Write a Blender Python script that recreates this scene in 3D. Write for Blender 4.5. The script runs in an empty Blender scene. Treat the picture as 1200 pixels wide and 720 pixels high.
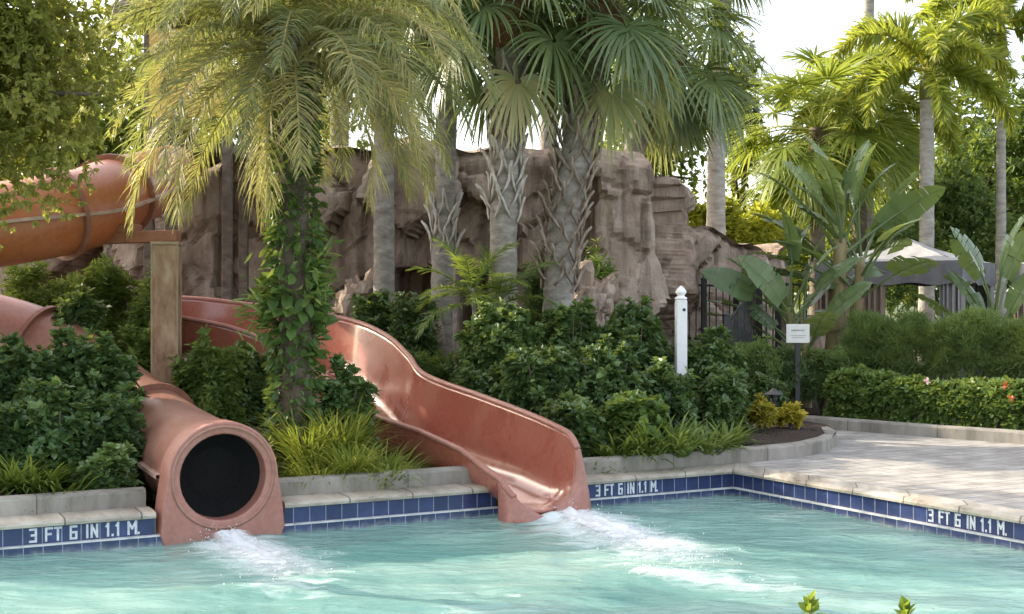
import bpy, math, random
import numpy as np
from mathutils import Vector, Matrix, noise

random.seed(7)
R = np.random.default_rng(11)
scene = bpy.context.scene
COL = scene.collection
CAMZ = 2.09
F = 1500.0


def P(px, py, Y):
    """photo pixel + measured distance -> world point"""
    return Vector(((px - 600) / F * Y, Y, CAMZ - (py - 350) / F * Y))


def PX(px, Y, z=0.0):
    return Vector(((px - 600) / F * Y, Y, z))


# ------------------------------------------------------------------ materials
def newmat(name):
    m = bpy.data.materials.new(name)
    m.use_nodes = True
    nt = m.node_tree
    for n in list(nt.nodes):
        nt.nodes.remove(n)
    out = nt.nodes.new('ShaderNodeOutputMaterial')
    return m, nt, out


def N(nt, typ, **kw):
    n = nt.nodes.new(typ)
    for k, v in kw.items():
        if k.startswith('_'):
            setattr(n, k[1:], v)
        else:
            key = k.replace('__', ' ')
            n.inputs[key].default_value = v
    return n


def ramp(nt, stops):
    r = nt.nodes.new('ShaderNodeValToRGB')
    e = r.color_ramp.elements
    while len(e) < len(stops):
        e.new(0.5)
    for el, (p, c) in zip(e, stops):
        el.position = p
        el.color = (*c, 1) if len(c) == 3 else c
    return r


def leafmat(name, stops, trans=0.35, rough=0.45, spec=0.35):
    m, nt, out = newmat(name)
    L = nt.links
    at = nt.nodes.new('ShaderNodeAttribute')
    at.attribute_name = 'var'
    oi = nt.nodes.new('ShaderNodeObjectInfo')
    mr = N(nt, 'ShaderNodeMath', _operation='MULTIPLY_ADD')
    mr.inputs[1].default_value = 0.22
    mr.inputs[2].default_value = -0.11
    L.new(oi.outputs['Random'], mr.inputs[0])
    ad = N(nt, 'ShaderNodeMath', _operation='ADD')
    L.new(at.outputs['Fac'], ad.inputs[0])
    L.new(mr.outputs[0], ad.inputs[1])
    rp = ramp(nt, stops)
    L.new(ad.outputs[0], rp.inputs[0])
    b = N(nt, 'ShaderNodeBsdfPrincipled', Roughness=rough)
    b.inputs['Specular IOR Level'].default_value = spec
    L.new(rp.outputs[0], b.inputs['Base Color'])
    t = nt.nodes.new('ShaderNodeBsdfTranslucent')
    g = N(nt, 'ShaderNodeMix', _data_type='RGBA')
    g.inputs[0].default_value = 0.55
    g.inputs[7].default_value = (0.42, 0.48, 0.06, 1)
    L.new(rp.outputs[0], g.inputs[6])
    L.new(g.outputs[2], t.inputs['Color'])
    mx = nt.nodes.new('ShaderNodeMixShader')
    mx.inputs[0].default_value = trans
    L.new(b.outputs[0], mx.inputs[1])
    L.new(t.outputs[0], mx.inputs[2])
    L.new(mx.outputs[0], out.inputs[0])
    return m


def solid(name, stops, scale=6.0, rough=0.6, bump=0.2, detail=6.0, stretch=(1, 1, 1), metallic=0.0, spec=0.5, bscale=None, bdist=0.02, coat=0.0):
    m, nt, out = newmat(name)
    L = nt.links
    tc = nt.nodes.new('ShaderNodeTexCoord')
    mp = nt.nodes.new('ShaderNodeMapping')
    mp.inputs['Scale'].default_value = stretch
    L.new(tc.outputs['Object'], mp.inputs[0])
    no = N(nt, 'ShaderNodeTexNoise', Scale=scale, Detail=detail, Roughness=0.62)
    L.new(mp.outputs[0], no.inputs['Vector'])
    rp = ramp(nt, stops)
    L.new(no.outputs[0], rp.inputs[0])
    b = N(nt, 'ShaderNodeBsdfPrincipled', Roughness=rough, Metallic=metallic)
    b.inputs['Specular IOR Level'].default_value = spec
    b.inputs['Coat Weight'].default_value = coat
    L.new(rp.outputs[0], b.inputs['Base Color'])
    if bump > 0:
        n2 = N(nt, 'ShaderNodeTexNoise', Scale=bscale or scale * 3, Detail=8.0)
        L.new(mp.outputs[0], n2.inputs['Vector'])
        bp = N(nt, 'ShaderNodeBump', Strength=bump, Distance=bdist)
        L.new(n2.outputs[0], bp.inputs['Height'])
        L.new(bp.outputs[0], b.inputs['Normal'])
    L.new(b.outputs[0], out.inputs[0])
    return m


M = {}
M['dark_leaf'] = leafmat('dark_leaf', [(0.0, (.03, .062, .024)), (0.45, (.076, .143, .05)), (0.8, (.145, .23, .07)), (1.0, (.25, .33, .10))], .25, .36, .5)
M['mid_leaf'] = leafmat('mid_leaf', [(0.0, (0.046, 0.091, 0.026)), (0.5, (0.111, 0.189, 0.047)), (1.0, (0.247, 0.325, 0.078))], .3, .42)
M['fern_leaf'] = leafmat('fern_leaf', [(0.0, (0.036, 0.078, 0.017)), (0.5, (0.090, 0.156, 0.031)), (1.0, (0.204, 0.264, 0.060))], .38, .5)
M['grass_blade'] = leafmat('grass_blade', [(0.0, (.06, .10, .018)), (0.45, (.16, .225, .036)), (0.8, (.32, .35, .06)), (1.0, (.52, .48, .12))], .4, .45)
M['strap_leaf'] = leafmat('strap_leaf', [(0.0, (0.050, 0.100, 0.027)), (0.5, (0.125, 0.206, 0.050)), (1.0, (0.312, 0.362, 0.100))], .35, .4)
M['hedge_leaf'] = leafmat('hedge_leaf', [(0.0, (0.054, 0.108, 0.035)), (0.5, (0.135, 0.216, 0.068)), (1.0, (0.284, 0.365, 0.108))], .32, .5)
M['tree_leaf'] = leafmat('tree_leaf', [(0.0, (.10, .11, .03)), (0.5, (.25, .25, .07)), (0.85, (.42, .37, .12)), (1.0, (.56, .46, .18))], .55, .45, .25)
M['far_leaf'] = leafmat('far_leaf', [(0.0, (.05, .075, .02)), (0.5, (.12, .16, .035)), (1.0, (.27, .29, .06))], .5, .5)
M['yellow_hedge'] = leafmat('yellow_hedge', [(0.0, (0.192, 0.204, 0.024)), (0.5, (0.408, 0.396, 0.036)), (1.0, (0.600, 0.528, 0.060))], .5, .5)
M['pindo_leaf'] = leafmat('pindo_leaf', [(0.0, (.10, .13, .085)), (0.35, (.20, .225, .12)), (0.7, (.38, .34, .14)), (1.0, (.58, .46, .21))], .42, .5, .25)
M['sabal_leaf'] = leafmat('sabal_leaf', [(0.0, (0.052, 0.098, 0.039)), (0.5, (0.130, 0.189, 0.075)), (0.9, (0.260, 0.312, 0.117)), (1.0, (0.468, 0.416, 0.169))], .3, .38, .5)
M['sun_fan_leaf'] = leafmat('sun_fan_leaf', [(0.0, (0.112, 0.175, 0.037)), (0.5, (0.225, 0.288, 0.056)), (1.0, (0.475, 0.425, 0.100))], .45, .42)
M['foxtail_leaf'] = leafmat('foxtail_leaf', [(0.0, (0.100, 0.150, 0.025)), (0.5, (0.225, 0.275, 0.037)), (1.0, (0.500, 0.450, 0.062))], .48, .42)
M['paddle_leaf'] = leafmat('paddle_leaf', [(0.0, (.055, .105, .045)), (0.5, (.12, .19, .08)), (1.0, (.25, .31, .14))], .3, .33, .5)
M['petiole'] = leafmat('petiole', [(0.0, (.10, .11, .04)), (0.5, (.2, .19, .07)), (1.0, (.36, .3, .13))], .1, .5)
M['vine_leaf'] = leafmat('vine_leaf', [(0.0, (0.034, 0.075, 0.021)), (0.5, (0.086, 0.161, 0.046)), (0.85, (0.161, 0.253, 0.069)), (1.0, (0.368, 0.414, 0.127))], .3, .36, .5)
M['croton_leaf'] = leafmat('croton_leaf', [(0.0, (.08, .10, .02)), (0.35, (.30, .26, .03)), (0.7, (.55, .42, .05)), (1.0, (.6, .24, .06))], .35, .36)
M['pale_leaf'] = leafmat('pale_leaf', [(0.0, (.16, .19, .08)), (0.5, (.36, .36, .2)), (1.0, (.58, .54, .34))], .3, .5)
M['sprig_leaf'] = leafmat('sprig_leaf', [(0.0, (.04, .085, .012)), (0.5, (.10, .18, .02)), (1.0, (.24, .31, .04))], .4, .35, .5)

M['trunk_grey'] = solid('trunk_grey', [(.3, (.17, .145, .115)), (.5, (.27, .24, .20)), (.72, (.40, .37, .32))], 5, .85, .5, stretch=(1, 1, 2.2), bdist=.03)
M['trunk_pale'] = solid('trunk_pale', [(.3, (.22, .20, .17)), (.55, (.36, .33, .29)), (.75, (.46, .43, .39))], 4, .85, .4, stretch=(1, 1, 3), bdist=.03)
M['trunk_brown'] = solid('trunk_brown', [(.3, (.08, .058, .042)), (.55, (.15, .115, .085)), (.75, (.23, .19, .145))], 6, .9, .6, stretch=(1, 1, 2), bdist=.03)
M['boot'] = solid('boot', [(.3, (.28, .24, .19)), (.5, (.48, .43, .37)), (.75, (.66, .62, .56))], 9, .85, .4, stretch=(1, 1, .4))
M['boot_dark'] = solid('boot_dark', [(.3, (.12, .085, .06)), (.5, (.28, .215, .16)), (.75, (.5, .43, .36))], 9, .85, .4, stretch=(1, 1, .4))
M['bark'] = solid('bark', [(.3, (.07, .055, .04)), (.7, (.17, .14, .11))], 12, .9, .6)
M['banana_stem'] = solid('banana_stem', [(.3, (.11, .09, .04)), (.5, (.24, .18, .08)), (.72, (.30, .26, .12))], 7, .6, .4, stretch=(1, 1, .35))
M['fibre'] = solid('fibre', [(.3, (.07, .035, .018)), (.6, (.19, .09, .045)), (.8, (.3, .17, .09))], 16, .95, .5, stretch=(1, 1, .3))


def gelcoat(name, base, fade, rough, wet=0.0):
    """weathered fibreglass: base gelcoat, chalky faded blotches, fine streaks"""
    m, nt, out = newmat(name)
    L = nt.links
    tc = nt.nodes.new('ShaderNodeTexCoord')
    n1 = N(nt, 'ShaderNodeTexNoise', Scale=1.7, Detail=7.0, Roughness=.6, Distortion=.4)
    L.new(tc.outputs['Object'], n1.inputs['Vector'])
    rp = ramp(nt, [(.32, base), (.55, tuple(.6 * a + .4 * b for a, b in zip(base, fade))), (.75, fade)])
    L.new(n1.outputs[0], rp.inputs[0])
    n2 = N(nt, 'ShaderNodeTexNoise', Scale=22.0, Detail=6.0)
    L.new(tc.outputs['Object'], n2.inputs['Vector'])
    r2 = ramp(nt, [(.35, (.72, .70, .68)), (.6, (1, 1, 1))])
    L.new(n2.outputs[0], r2.inputs[0])
    mx = N(nt, 'ShaderNodeMix', _data_type='RGBA', _blend_type='MULTIPLY')
    mx.inputs[0].default_value = .55
    L.new(rp.outputs[0], mx.inputs[6])
    L.new(r2.outputs[0], mx.inputs[7])
    b = N(nt, 'ShaderNodeBsdfPrincipled', Roughness=rough)
    b.inputs['Coat Weight'].default_value = wet
    b.inputs['Coat Roughness'].default_value = .12
    L.new(mx.outputs[2], b.inputs['Base Color'])
    rr = N(nt, 'ShaderNodeMapRange')
    rr.inputs[3].default_value = rough - .1
    rr.inputs[4].default_value = rough + .2
    L.new(n1.outputs[0], rr.inputs[0])
    L.new(rr.outputs[0], b.inputs['Roughness'])
    bp = N(nt, 'ShaderNodeBump', Strength=.06, Distance=.01)
    L.new(n2.outputs[0], bp.inputs['Height'])
    L.new(bp.outputs[0], b.inputs['Normal'])
    L.new(b.outputs[0], out.inputs[0])
    return m


M['flume'] = gelcoat('flume', (.34, .095, .06), (.43, .18, .125), .24, .8)
M['flume_skirt'] = gelcoat('flume_skirt', (.35, .14, .105), (.45, .25, .20), .45, .1)
M['tube'] = gelcoat('tube', (.31, .125, .085), (.42, .26, .20), .42, .15)
M['tube_high'] = gelcoat('tube_high', (.42, .12, .04), (.46, .17, .075), .4, .2)
M['seam'] = solid('seam', [(.3, (.34, .2, .15)), (.7, (.5, .36, .29))], 9, .55, .1)
M['flange'] = solid('flange', [(.3, (.20, .075, .045)), (.7, (.31, .14, .09))], 9, .5, .1)
M['mouth_black'] = solid('mouth_black', [(.3, (.004, .004, .0045)), (.7, (.009, .009, .009))], 30, .8, .05, spec=.15)  # plain black for the disc added in the tube mouth
M['rust_beam'] = solid('rust_beam', [(.3, (.24, .09, .045)), (.7, (.36, .15, .08))], 8, .6, .2)
M['column'] = solid('column', [(.3, (.13, .06, .035)), (.44, (.27, .15, .085)), (.56, (.37, .24, .145)), (.72, (.5, .38, .26))], 4, .7, .35, stretch=(1.5, 1.5, .6), bdist=.012)
M['column_lit_trim'] = solid('column_lit_trim', [(.3, (.27, .18, .10)), (.7, (.42, .31, .19))], 9, .6, .1)  # paler than the shaft: the column's sunlit edge put into the colour
M['white_paint'] = solid('white_paint', [(.3, (.72, .72, .70)), (.7, (.84, .84, .83))], 7, .45, .05)
M['black_metal'] = solid('black_metal', [(.3, (.012, .012, .013)), (.7, (.03, .03, .032))], 20, .45, .05)
M['teal_metal'] = solid('teal_metal', [(.3, (.05, .17, .15)), (.7, (.09, .26, .22))], 12, .45, .1)
M['sign_face'] = solid('sign_face', [(.3, (.62, .61, .56)), (.7, (.74, .73, .69))], 8, .5, .03)
M['sign_ink'] = solid('sign_ink', [(.3, (.2, .22, .2)), (.7, (.3, .32, .3))], 8, .6, 0)
M['canvas'] = solid('canvas', [(.3, (.24, .235, .23)), (.7, (.34, .33, .325))], 3, .85, .3, bscale=60)
M['canvas_dark'] = solid('canvas_dark', [(.3, (.10, .10, .105)), (.7, (.17, .17, .175))], 3, .9, .3, bscale=60)
M['curtain'] = solid('curtain', [(.3, (.17, .125, .095)), (.7, (.27, .205, .16))], 4, .9, .2, stretch=(3, 3, .3))
M['curtain_grey'] = solid('curtain_grey', [(.3, (.2, .195, .19)), (.7, (.3, .295, .29))], 4, .9, .2, stretch=(3, 3, .3))
M['dark_wood'] = solid('dark_wood', [(.3, (.03, .02, .015)), (.7, (.07, .045, .03))], 8, .6, .2)
M['yellow_panel'] = solid('yellow_panel', [(.3, (.60, .36, .06)), (.7, (.78, .52, .12))], 4, .5, .1)
M['roof_brown'] = solid('roof_brown', [(.3, (.05, .035, .035)), (.7, (.10, .075, .07))], 8, .8, .4)
M['soil'] = solid('soil', [(.3, (.025, .015, .010)), (.5, (.055, .032, .022)), (.72, (.10, .062, .045))], 22, .95, 1.0, bscale=40, bdist=.06)
M['lawn'] = solid('lawn', [(.3, (.035, .05, .015)), (.55, (.06, .085, .024)), (.75, (.10, .10, .045))], 1.2, .95, .8, bscale=30, bdist=.05)
M['letter'] = solid('letter', [(.3, (.38, .41, .45)), (.6, (.62, .64, .66))], 25, .5, 0)
M['ledge'] = solid('ledge', [(.28, (.34, .35, .35)), (.5, (.56, .56, .54)), (.75, (.70, .70, .68))], 9, .55, .3)
M['plaster'] = solid('plaster', [(.3, (.42, .66, .62)), (.7, (.55, .78, .72))], 1.3, .6, .2)
M['flower_pink'] = solid('flower_pink', [(.3, (.75, .45, .42)), (.7, (.85, .62, .58))], 8, .5, 0)
M['flower_red'] = solid('flower_red', [(.3, (.55, .10, .04)), (.7, (.65, .2, .07))], 8, .5, 0)


def mat_rock():
    m, nt, out = newmat('rock')
    L = nt.links
    tc = nt.nodes.new('ShaderNodeTexCoord')
    mp = nt.nodes.new('ShaderNodeMapping')
    mp.inputs['Scale'].default_value = (1, 1, .42)
    L.new(tc.outputs['Object'], mp.inputs[0])
    n1 = N(nt, 'ShaderNodeTexNoise', Scale=1.5, Detail=9.0, Roughness=.65)
    L.new(mp.outputs[0], n1.inputs['Vector'])
    rp = ramp(nt, [(.27, (.16, .115, .088)), (.43, (.36, .268, .207)), (.56, (.49, .385, .305)), (.75, (.62, .515, .425))])
    L.new(n1.outputs[0], rp.inputs[0])
    # dark algae streaks running down the face
    mp2 = nt.nodes.new('ShaderNodeMapping')
    mp2.inputs['Scale'].default_value = (2.4, 2.4, .16)
    L.new(tc.outputs['Object'], mp2.inputs[0])
    n2 = N(nt, 'ShaderNodeTexNoise', Scale=1.6, Detail=5.0)
    L.new(mp2.outputs[0], n2.inputs['Vector'])
    r2 = ramp(nt, [(.36, (.36, .34, .32)), (.5, (1, 1, 1))])
    L.new(n2.outputs[0], r2.inputs[0])
    mx = N(nt, 'ShaderNodeMix', _data_type='RGBA', _blend_type='MULTIPLY')
    mx.inputs[0].default_value = .75
    L.new(rp.outputs[0], mx.inputs[6])
    L.new(r2.outputs[0], mx.inputs[7])
    b = N(nt, 'ShaderNodeBsdfPrincipled', Roughness=.9)
    b.inputs['Specular IOR Level'].default_value = .2
    L.new(mx.outputs[2], b.inputs['Base Color'])
    n3 = N(nt, 'ShaderNodeTexNoise', Scale=9.0, Detail=10.0, Roughness=.7)
    L.new(mp.outputs[0], n3.inputs['Vector'])
    bp = N(nt, 'ShaderNodeBump', Strength=.9, Distance=.08)
    L.new(n3.outputs[0], bp.inputs['Height'])
    vo = N(nt, 'ShaderNodeTexVoronoi', Scale=1.5, _feature='DISTANCE_TO_EDGE')
    nw_ = N(nt, 'ShaderNodeMix', _data_type='RGBA', _blend_type='ADD')
    nw_.inputs[0].default_value = .35
    L.new(mp.outputs[0], nw_.inputs[6])
    L.new(n3.outputs['Color'], nw_.inputs[7])
    L.new(nw_.outputs[2], vo.inputs['Vector'])
    cr = ramp(nt, [(0.0, (0, 0, 0)), (.035, (1, 1, 1))])
    L.new(vo.outputs[0], cr.inputs[0])
    bp2 = N(nt, 'ShaderNodeBump', Strength=.4, Distance=.05)
    L.new(cr.outputs[0], bp2.inputs['Height'])
    L.new(bp.outputs[0], bp2.inputs['Normal'])
    L.new(bp2.outputs[0], b.inputs['Normal'])
    L.new(b.outputs[0], out.inputs[0])
    return m


M['rock'] = mat_rock()


def mat_tiles():
    m, nt, out = newmat('blue_tile')
    L = nt.links
    uv = nt.nodes.new('ShaderNodeUVMap')
    br = N(nt, 'ShaderNodeTexBrick', Scale=1.0, _offset=0.0, _squash=1.0)
    br.inputs['Color1'].default_value = (.013, .025, .095, 1)
    br.inputs['Color2'].default_value = (.028, .045, .145, 1)
    br.inputs['Mortar'].default_value = (.27, .30, .36, 1)
    br.inputs['Mortar Size'].default_value = .004
    br.inputs['Mortar Smooth'].default_value = .2
    br.inputs['Brick Width'].default_value = .152
    br.inputs['Row Height'].default_value = .152
    L.new(uv.outputs[0], br.inputs['Vector'])
    no = N(nt, 'ShaderNodeTexNoise', Scale=9.0, Detail=6.0)
    L.new(uv.outputs[0], no.inputs['Vector'])
    r2 = ramp(nt, [(.3, (.6, .62, .66)), (.6, (1, 1, 1)), (.85, (1.6, 1.6, 1.5))])
    L.new(no.outputs[0], r2.inputs[0])
    mx = N(nt, 'ShaderNodeMix', _data_type='RGBA', _blend_type='MULTIPLY')
    mx.inputs[0].default_value = .8
    L.new(br.outputs[0], mx.inputs[6])
    L.new(r2.outputs[0], mx.inputs[7])
    sx = nt.nodes.new('ShaderNodeSeparateXYZ')
    L.new(uv.outputs[0], sx.inputs[0])
    n4 = N(nt, 'ShaderNodeTexNoise', Scale=14.0, Detail=7.0)
    L.new(uv.outputs[0], n4.inputs['Vector'])
    wob = N(nt, 'ShaderNodeMath', _operation='MULTIPLY_ADD')
    wob.inputs[1].default_value = .09
    L.new(n4.outputs[0], wob.inputs[0])
    L.new(sx.outputs[1], wob.inputs[2])
    dep = ramp(nt, [(0.0, (.9, .9, .9)), (.03, (.3, .3, .3)), (.06, (.07, .07, .07)), (.235, (.02, .02, .02)), (.27, (.25, .25, .25))])
    sh_ = N(nt, 'ShaderNodeMath', _operation='ADD')
    sh_.inputs[1].default_value = .05
    L.new(wob.outputs[0], sh_.inputs[0])
    L.new(sh_.outputs[0], dep.inputs[0])
    lime = N(nt, 'ShaderNodeMix', _data_type='RGBA')
    lime.inputs[7].default_value = (.33, .35, .35, 1)
    L.new(dep.outputs[0], lime.inputs[0])
    L.new(mx.outputs[2], lime.inputs[6])
    b = N(nt, 'ShaderNodeBsdfPrincipled', Roughness=.22)
    L.new(lime.outputs[2], b.inputs['Base Color'])
    bp = N(nt, 'ShaderNodeBump', Strength=.4, Distance=.004, _invert=True)
    L.new(br.outputs['Fac'], bp.inputs['Height'])
    L.new(bp.outputs[0], b.inputs['Normal'])
    L.new(b.outputs[0], out.inputs[0])
    return m


M['tile'] = mat_tiles()


def mat_concrete(name, stops, bw, rh, mort, jointsize, scale=2.2, streak=(1, 1, 1), off=.5):
    m, nt, out = newmat(name)
    L = nt.links
    uv = nt.nodes.new('ShaderNodeUVMap')
    mp = nt.nodes.new('ShaderNodeMapping')
    mp.inputs['Scale'].default_value = streak
    L.new(uv.outputs[0], mp.inputs[0])
    n1 = N(nt, 'ShaderNodeTexNoise', Scale=scale, Detail=9.0, Roughness=.68)
    L.new(mp.outputs[0], n1.inputs['Vector'])
    rp = ramp(nt, stops)
    L.new(n1.outputs[0], rp.inputs[0])
    br = N(nt, 'ShaderNodeTexBrick', Scale=1.0, _offset=off)
    br.inputs['Color1'].default_value = (.86, .85, .84, 1)
    br.inputs['Color2'].default_value = (1.12, 1.1, 1.06, 1)
    br.inputs['Mortar'].default_value = (mort, mort, mort, 1)
    br.inputs['Mortar Size'].default_value = jointsize
    br.inputs['Mortar Smooth'].default_value = .4
    br.inputs['Brick Width'].default_value = bw
    br.inputs['Row Height'].default_value = rh
    L.new(uv.outputs[0], br.inputs['Vector'])
    mx = N(nt, 'ShaderNodeMix', _data_type='RGBA', _blend_type='MULTIPLY')
    mx.inputs[0].default_value = .9
    L.new(rp.outputs[0], mx.inputs[6])
    L.new(br.outputs[0], mx.inputs[7])
    b = N(nt, 'ShaderNodeBsdfPrincipled', Roughness=.8)
    b.inputs['Specular IOR Level'].default_value = .3
    L.new(mx.outputs[2], b.inputs['Base Color'])
    n3 = N(nt, 'ShaderNodeTexNoise', Scale=40.0, Detail=8.0)
    L.new(mp.outputs[0], n3.inputs['Vector'])
    bp = N(nt, 'ShaderNodeBump', Strength=.35, Distance=.012)
    L.new(n3.outputs[0], bp.inputs['Height'])
    bp2 = N(nt, 'ShaderNodeBump', Strength=.6, Distance=.01, _invert=True)
    L.new(br.outputs['Fac'], bp2.inputs['Height'])
    L.new(bp.outputs[0], bp2.inputs['Normal'])
    L.new(bp2.outputs[0], b.inputs['Normal'])
    L.new(b.outputs[0], out.inputs[0])
    return m


M['deck'] = mat_concrete('deck', [(.28, (.19, .178, .16)), (.48, (.32, .305, .28)), (.7, (.45, .435, .41))], .42, .2, .6, .011, 2.0, (1, 1.6, 1))
M['coping'] = mat_concrete('coping', [(.3, (.13, .11, .085)), (.44, (.33, .295, .24)), (.58, (.46, .42, .355)), (.72, (.56, .52, .45))], .62, 5.0, .32, .009, 2.6, off=0)
M['kerb'] = mat_concrete('kerb', [(.3, (.14, .13, .105)), (.48, (.29, .27, .235)), (.72, (.42, .40, .355))], 1.3, 9.0, .4, .006, 3.0, off=0)


def mat_water():
    m, nt, out = newmat('pool_water')
    L = nt.links
    geo = nt.nodes.new('ShaderNodeNewGeometry')
    mp = nt.nodes.new('ShaderNodeMapping')
    mp.inputs['Scale'].default_value = (.6, 1.6, 1)
    mp.inputs['Rotation'].default_value = (0, 0, math.radians(-8))
    L.new(geo.outputs['Position'], mp.inputs[0])
    # milky depth variation
    n1 = N(nt, 'ShaderNodeTexNoise', Scale=.9, Detail=4.0, Roughness=.5, Distortion=.8)
    L.new(mp.outputs[0], n1.inputs['Vector'])
    rp = ramp(nt, [(.3, (.17, .345, .315)), (.5, (.27, .445, .405)), (.7, (.40, .555, .50))])
    L.new(n1.outputs[0], rp.inputs[0])
    # thin drifting foam: attribute 'foam' (from the splash zones) times noise
    at = nt.nodes.new('ShaderNodeAttribute')
    at.attribute_name = 'foam'
    n2 = N(nt, 'ShaderNodeTexNoise', Scale=3.4, Detail=9.0, Roughness=.7, Distortion=.9)
    L.new(mp.outputs[0], n2.inputs['Vector'])
    ad = N(nt, 'ShaderNodeMath', _operation='MULTIPLY_ADD')
    ad.inputs[1].default_value = .62
    L.new(at.outputs['Fac'], ad.inputs[0])
    L.new(n2.outputs[0], ad.inputs[2])
    fr = ramp(nt, [(.66, (0, 0, 0)), (.98, (1, 1, 1))])
    L.new(ad.outputs[0], fr.inputs[0])
    mx = N(nt, 'ShaderNodeMix', _data_type='RGBA')
    mx.inputs[7].default_value = (.66, .74, .73, 1)
    L.new(fr.outputs[0], mx.inputs[0])
    L.new(rp.outputs[0], mx.inputs[6])
    b = N(nt, 'ShaderNodeBsdfPrincipled', Roughness=.08, IOR=1.33)
    L.new(mx.outputs[2], b.inputs['Base Color'])
    ro = N(nt, 'ShaderNodeMapRange')
    ro.inputs[3].default_value = .07
    ro.inputs[4].default_value = .6
    L.new(fr.outputs[0], ro.inputs[0])
    L.new(ro.outputs[0], b.inputs['Roughness'])
    n3 = N(nt, 'ShaderNodeTexNoise', Scale=5.5, Detail=5.0, Distortion=.5)
    L.new(mp.outputs[0], n3.inputs['Vector'])
    bp = N(nt, 'ShaderNodeBump', Strength=.75, Distance=.06)
    L.new(n3.outputs[0], bp.inputs['Height'])
    L.new(bp.outputs[0], b.inputs['Normal'])
    tr = nt.nodes.new('ShaderNodeBsdfTransparent')
    tr.inputs[0].default_value = (.74, .94, .88, 1)
    ms = nt.nodes.new('ShaderNodeMixShader')
    # milky water lets about a third of the light through to the floor
    k = N(nt, 'ShaderNodeMapRange')
    k.inputs[3].default_value = .68
    k.inputs[4].default_value = 1.0
    L.new(fr.outputs[0], k.inputs[0])
    L.new(k.outputs[0], ms.inputs[0])
    L.new(tr.outputs[0], ms.inputs[1])
    L.new(b.outputs[0], ms.inputs[2])
    L.new(ms.outputs[0], out.inputs[0])
    return m


M['water'] = mat_water()


def mat_foam():
    m, nt, out = newmat('foam')
    L = nt.links
    uv = nt.nodes.new('ShaderNodeAttribute')
    uv.attribute_name = 'dens'
    geo = nt.nodes.new('ShaderNodeNewGeometry')
    mp = nt.nodes.new('ShaderNodeMapping')
    mp.inputs['Rotation'].default_value = (0, 0, math.radians(59))
    mp.inputs['Scale'].default_value = (.32, 1.5, 1.0)
    L.new(geo.outputs['Position'], mp.inputs[0])
    n = N(nt, 'ShaderNodeTexNoise', Scale=11.0, Detail=10.0, Roughness=.8, Distortion=.6)
    L.new(mp.outputs[0], n.inputs['Vector'])
    ad = N(nt, 'ShaderNodeMath', _operation='ADD')
    L.new(uv.outputs['Fac'], ad.inputs[0])
    L.new(n.outputs[0], ad.inputs[1])
    rp = ramp(nt, [(.58, (0, 0, 0)), (.8, (.34, .34, .34)), (1.2, (.96, .96, .96))])
    L.new(ad.outputs[0], rp.inputs[0])
    b = N(nt, 'ShaderNodeBsdfPrincipled', Roughness=.4)
    b.inputs['Base Color'].default_value = (.76, .80, .81, 1)
    b.inputs['Subsurface Weight'].default_value = 0
    t = nt.nodes.new('ShaderNodeBsdfTransparent')
    ms = nt.nodes.new('ShaderNodeMixShader')
    L.new(rp.outputs[0], ms.inputs[0])
    L.new(t.outputs[0], ms.inputs[1])
    L.new(b.outputs[0], ms.inputs[2])
    L.new(ms.outputs[0], out.inputs[0])
    return m


M['foam'] = mat_foam()


# ------------------------------------------------------------------ object helpers
def tag(o, label=None, cat=None, group=None, kind=None):
    if label:
        o['label'] = label
    if cat:
        o['category'] = cat
    if group:
        o['group'] = group
    if kind:
        o['kind'] = kind
    return o


def empty(name, loc, label=None, cat=None, group=None, rz=0):
    o = bpy.data.objects.new(name, None)
    o.empty_display_size = .2
    o.location = loc
    o.rotation_euler = (0, 0, rz)
    COL.objects.link(o)
    return tag(o, label, cat, group)


def link(name, me, mat, parent=None, loc=(0, 0, 0), rz=0):
    o = bpy.data.objects.new(name, me)
    if mat is not None and not me.materials:
        me.materials.append(mat)
    COL.objects.link(o)
    o.location = loc
    o.rotation_euler = (0, 0, rz)
    if parent:
        o.parent = parent
    return o


def mesh_np(name, V, faces, var=None, smooth=False, attr='var', dom='FACE'):
    me = bpy.data.meshes.new(name)
    me.from_pydata(V.tolist() if hasattr(V, 'tolist') else V, [], faces.tolist() if hasattr(faces, 'tolist') else faces)
    if var is not None:
        a = me.attributes.new(attr, 'FLOAT', dom)
        a.data.foreach_set('value', np.asarray(var, dtype=np.float32))
    if smooth:
        me.polygons.foreach_set('use_smooth', np.ones(len(me.polygons), dtype=bool))
    me.update()
    return me


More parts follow.
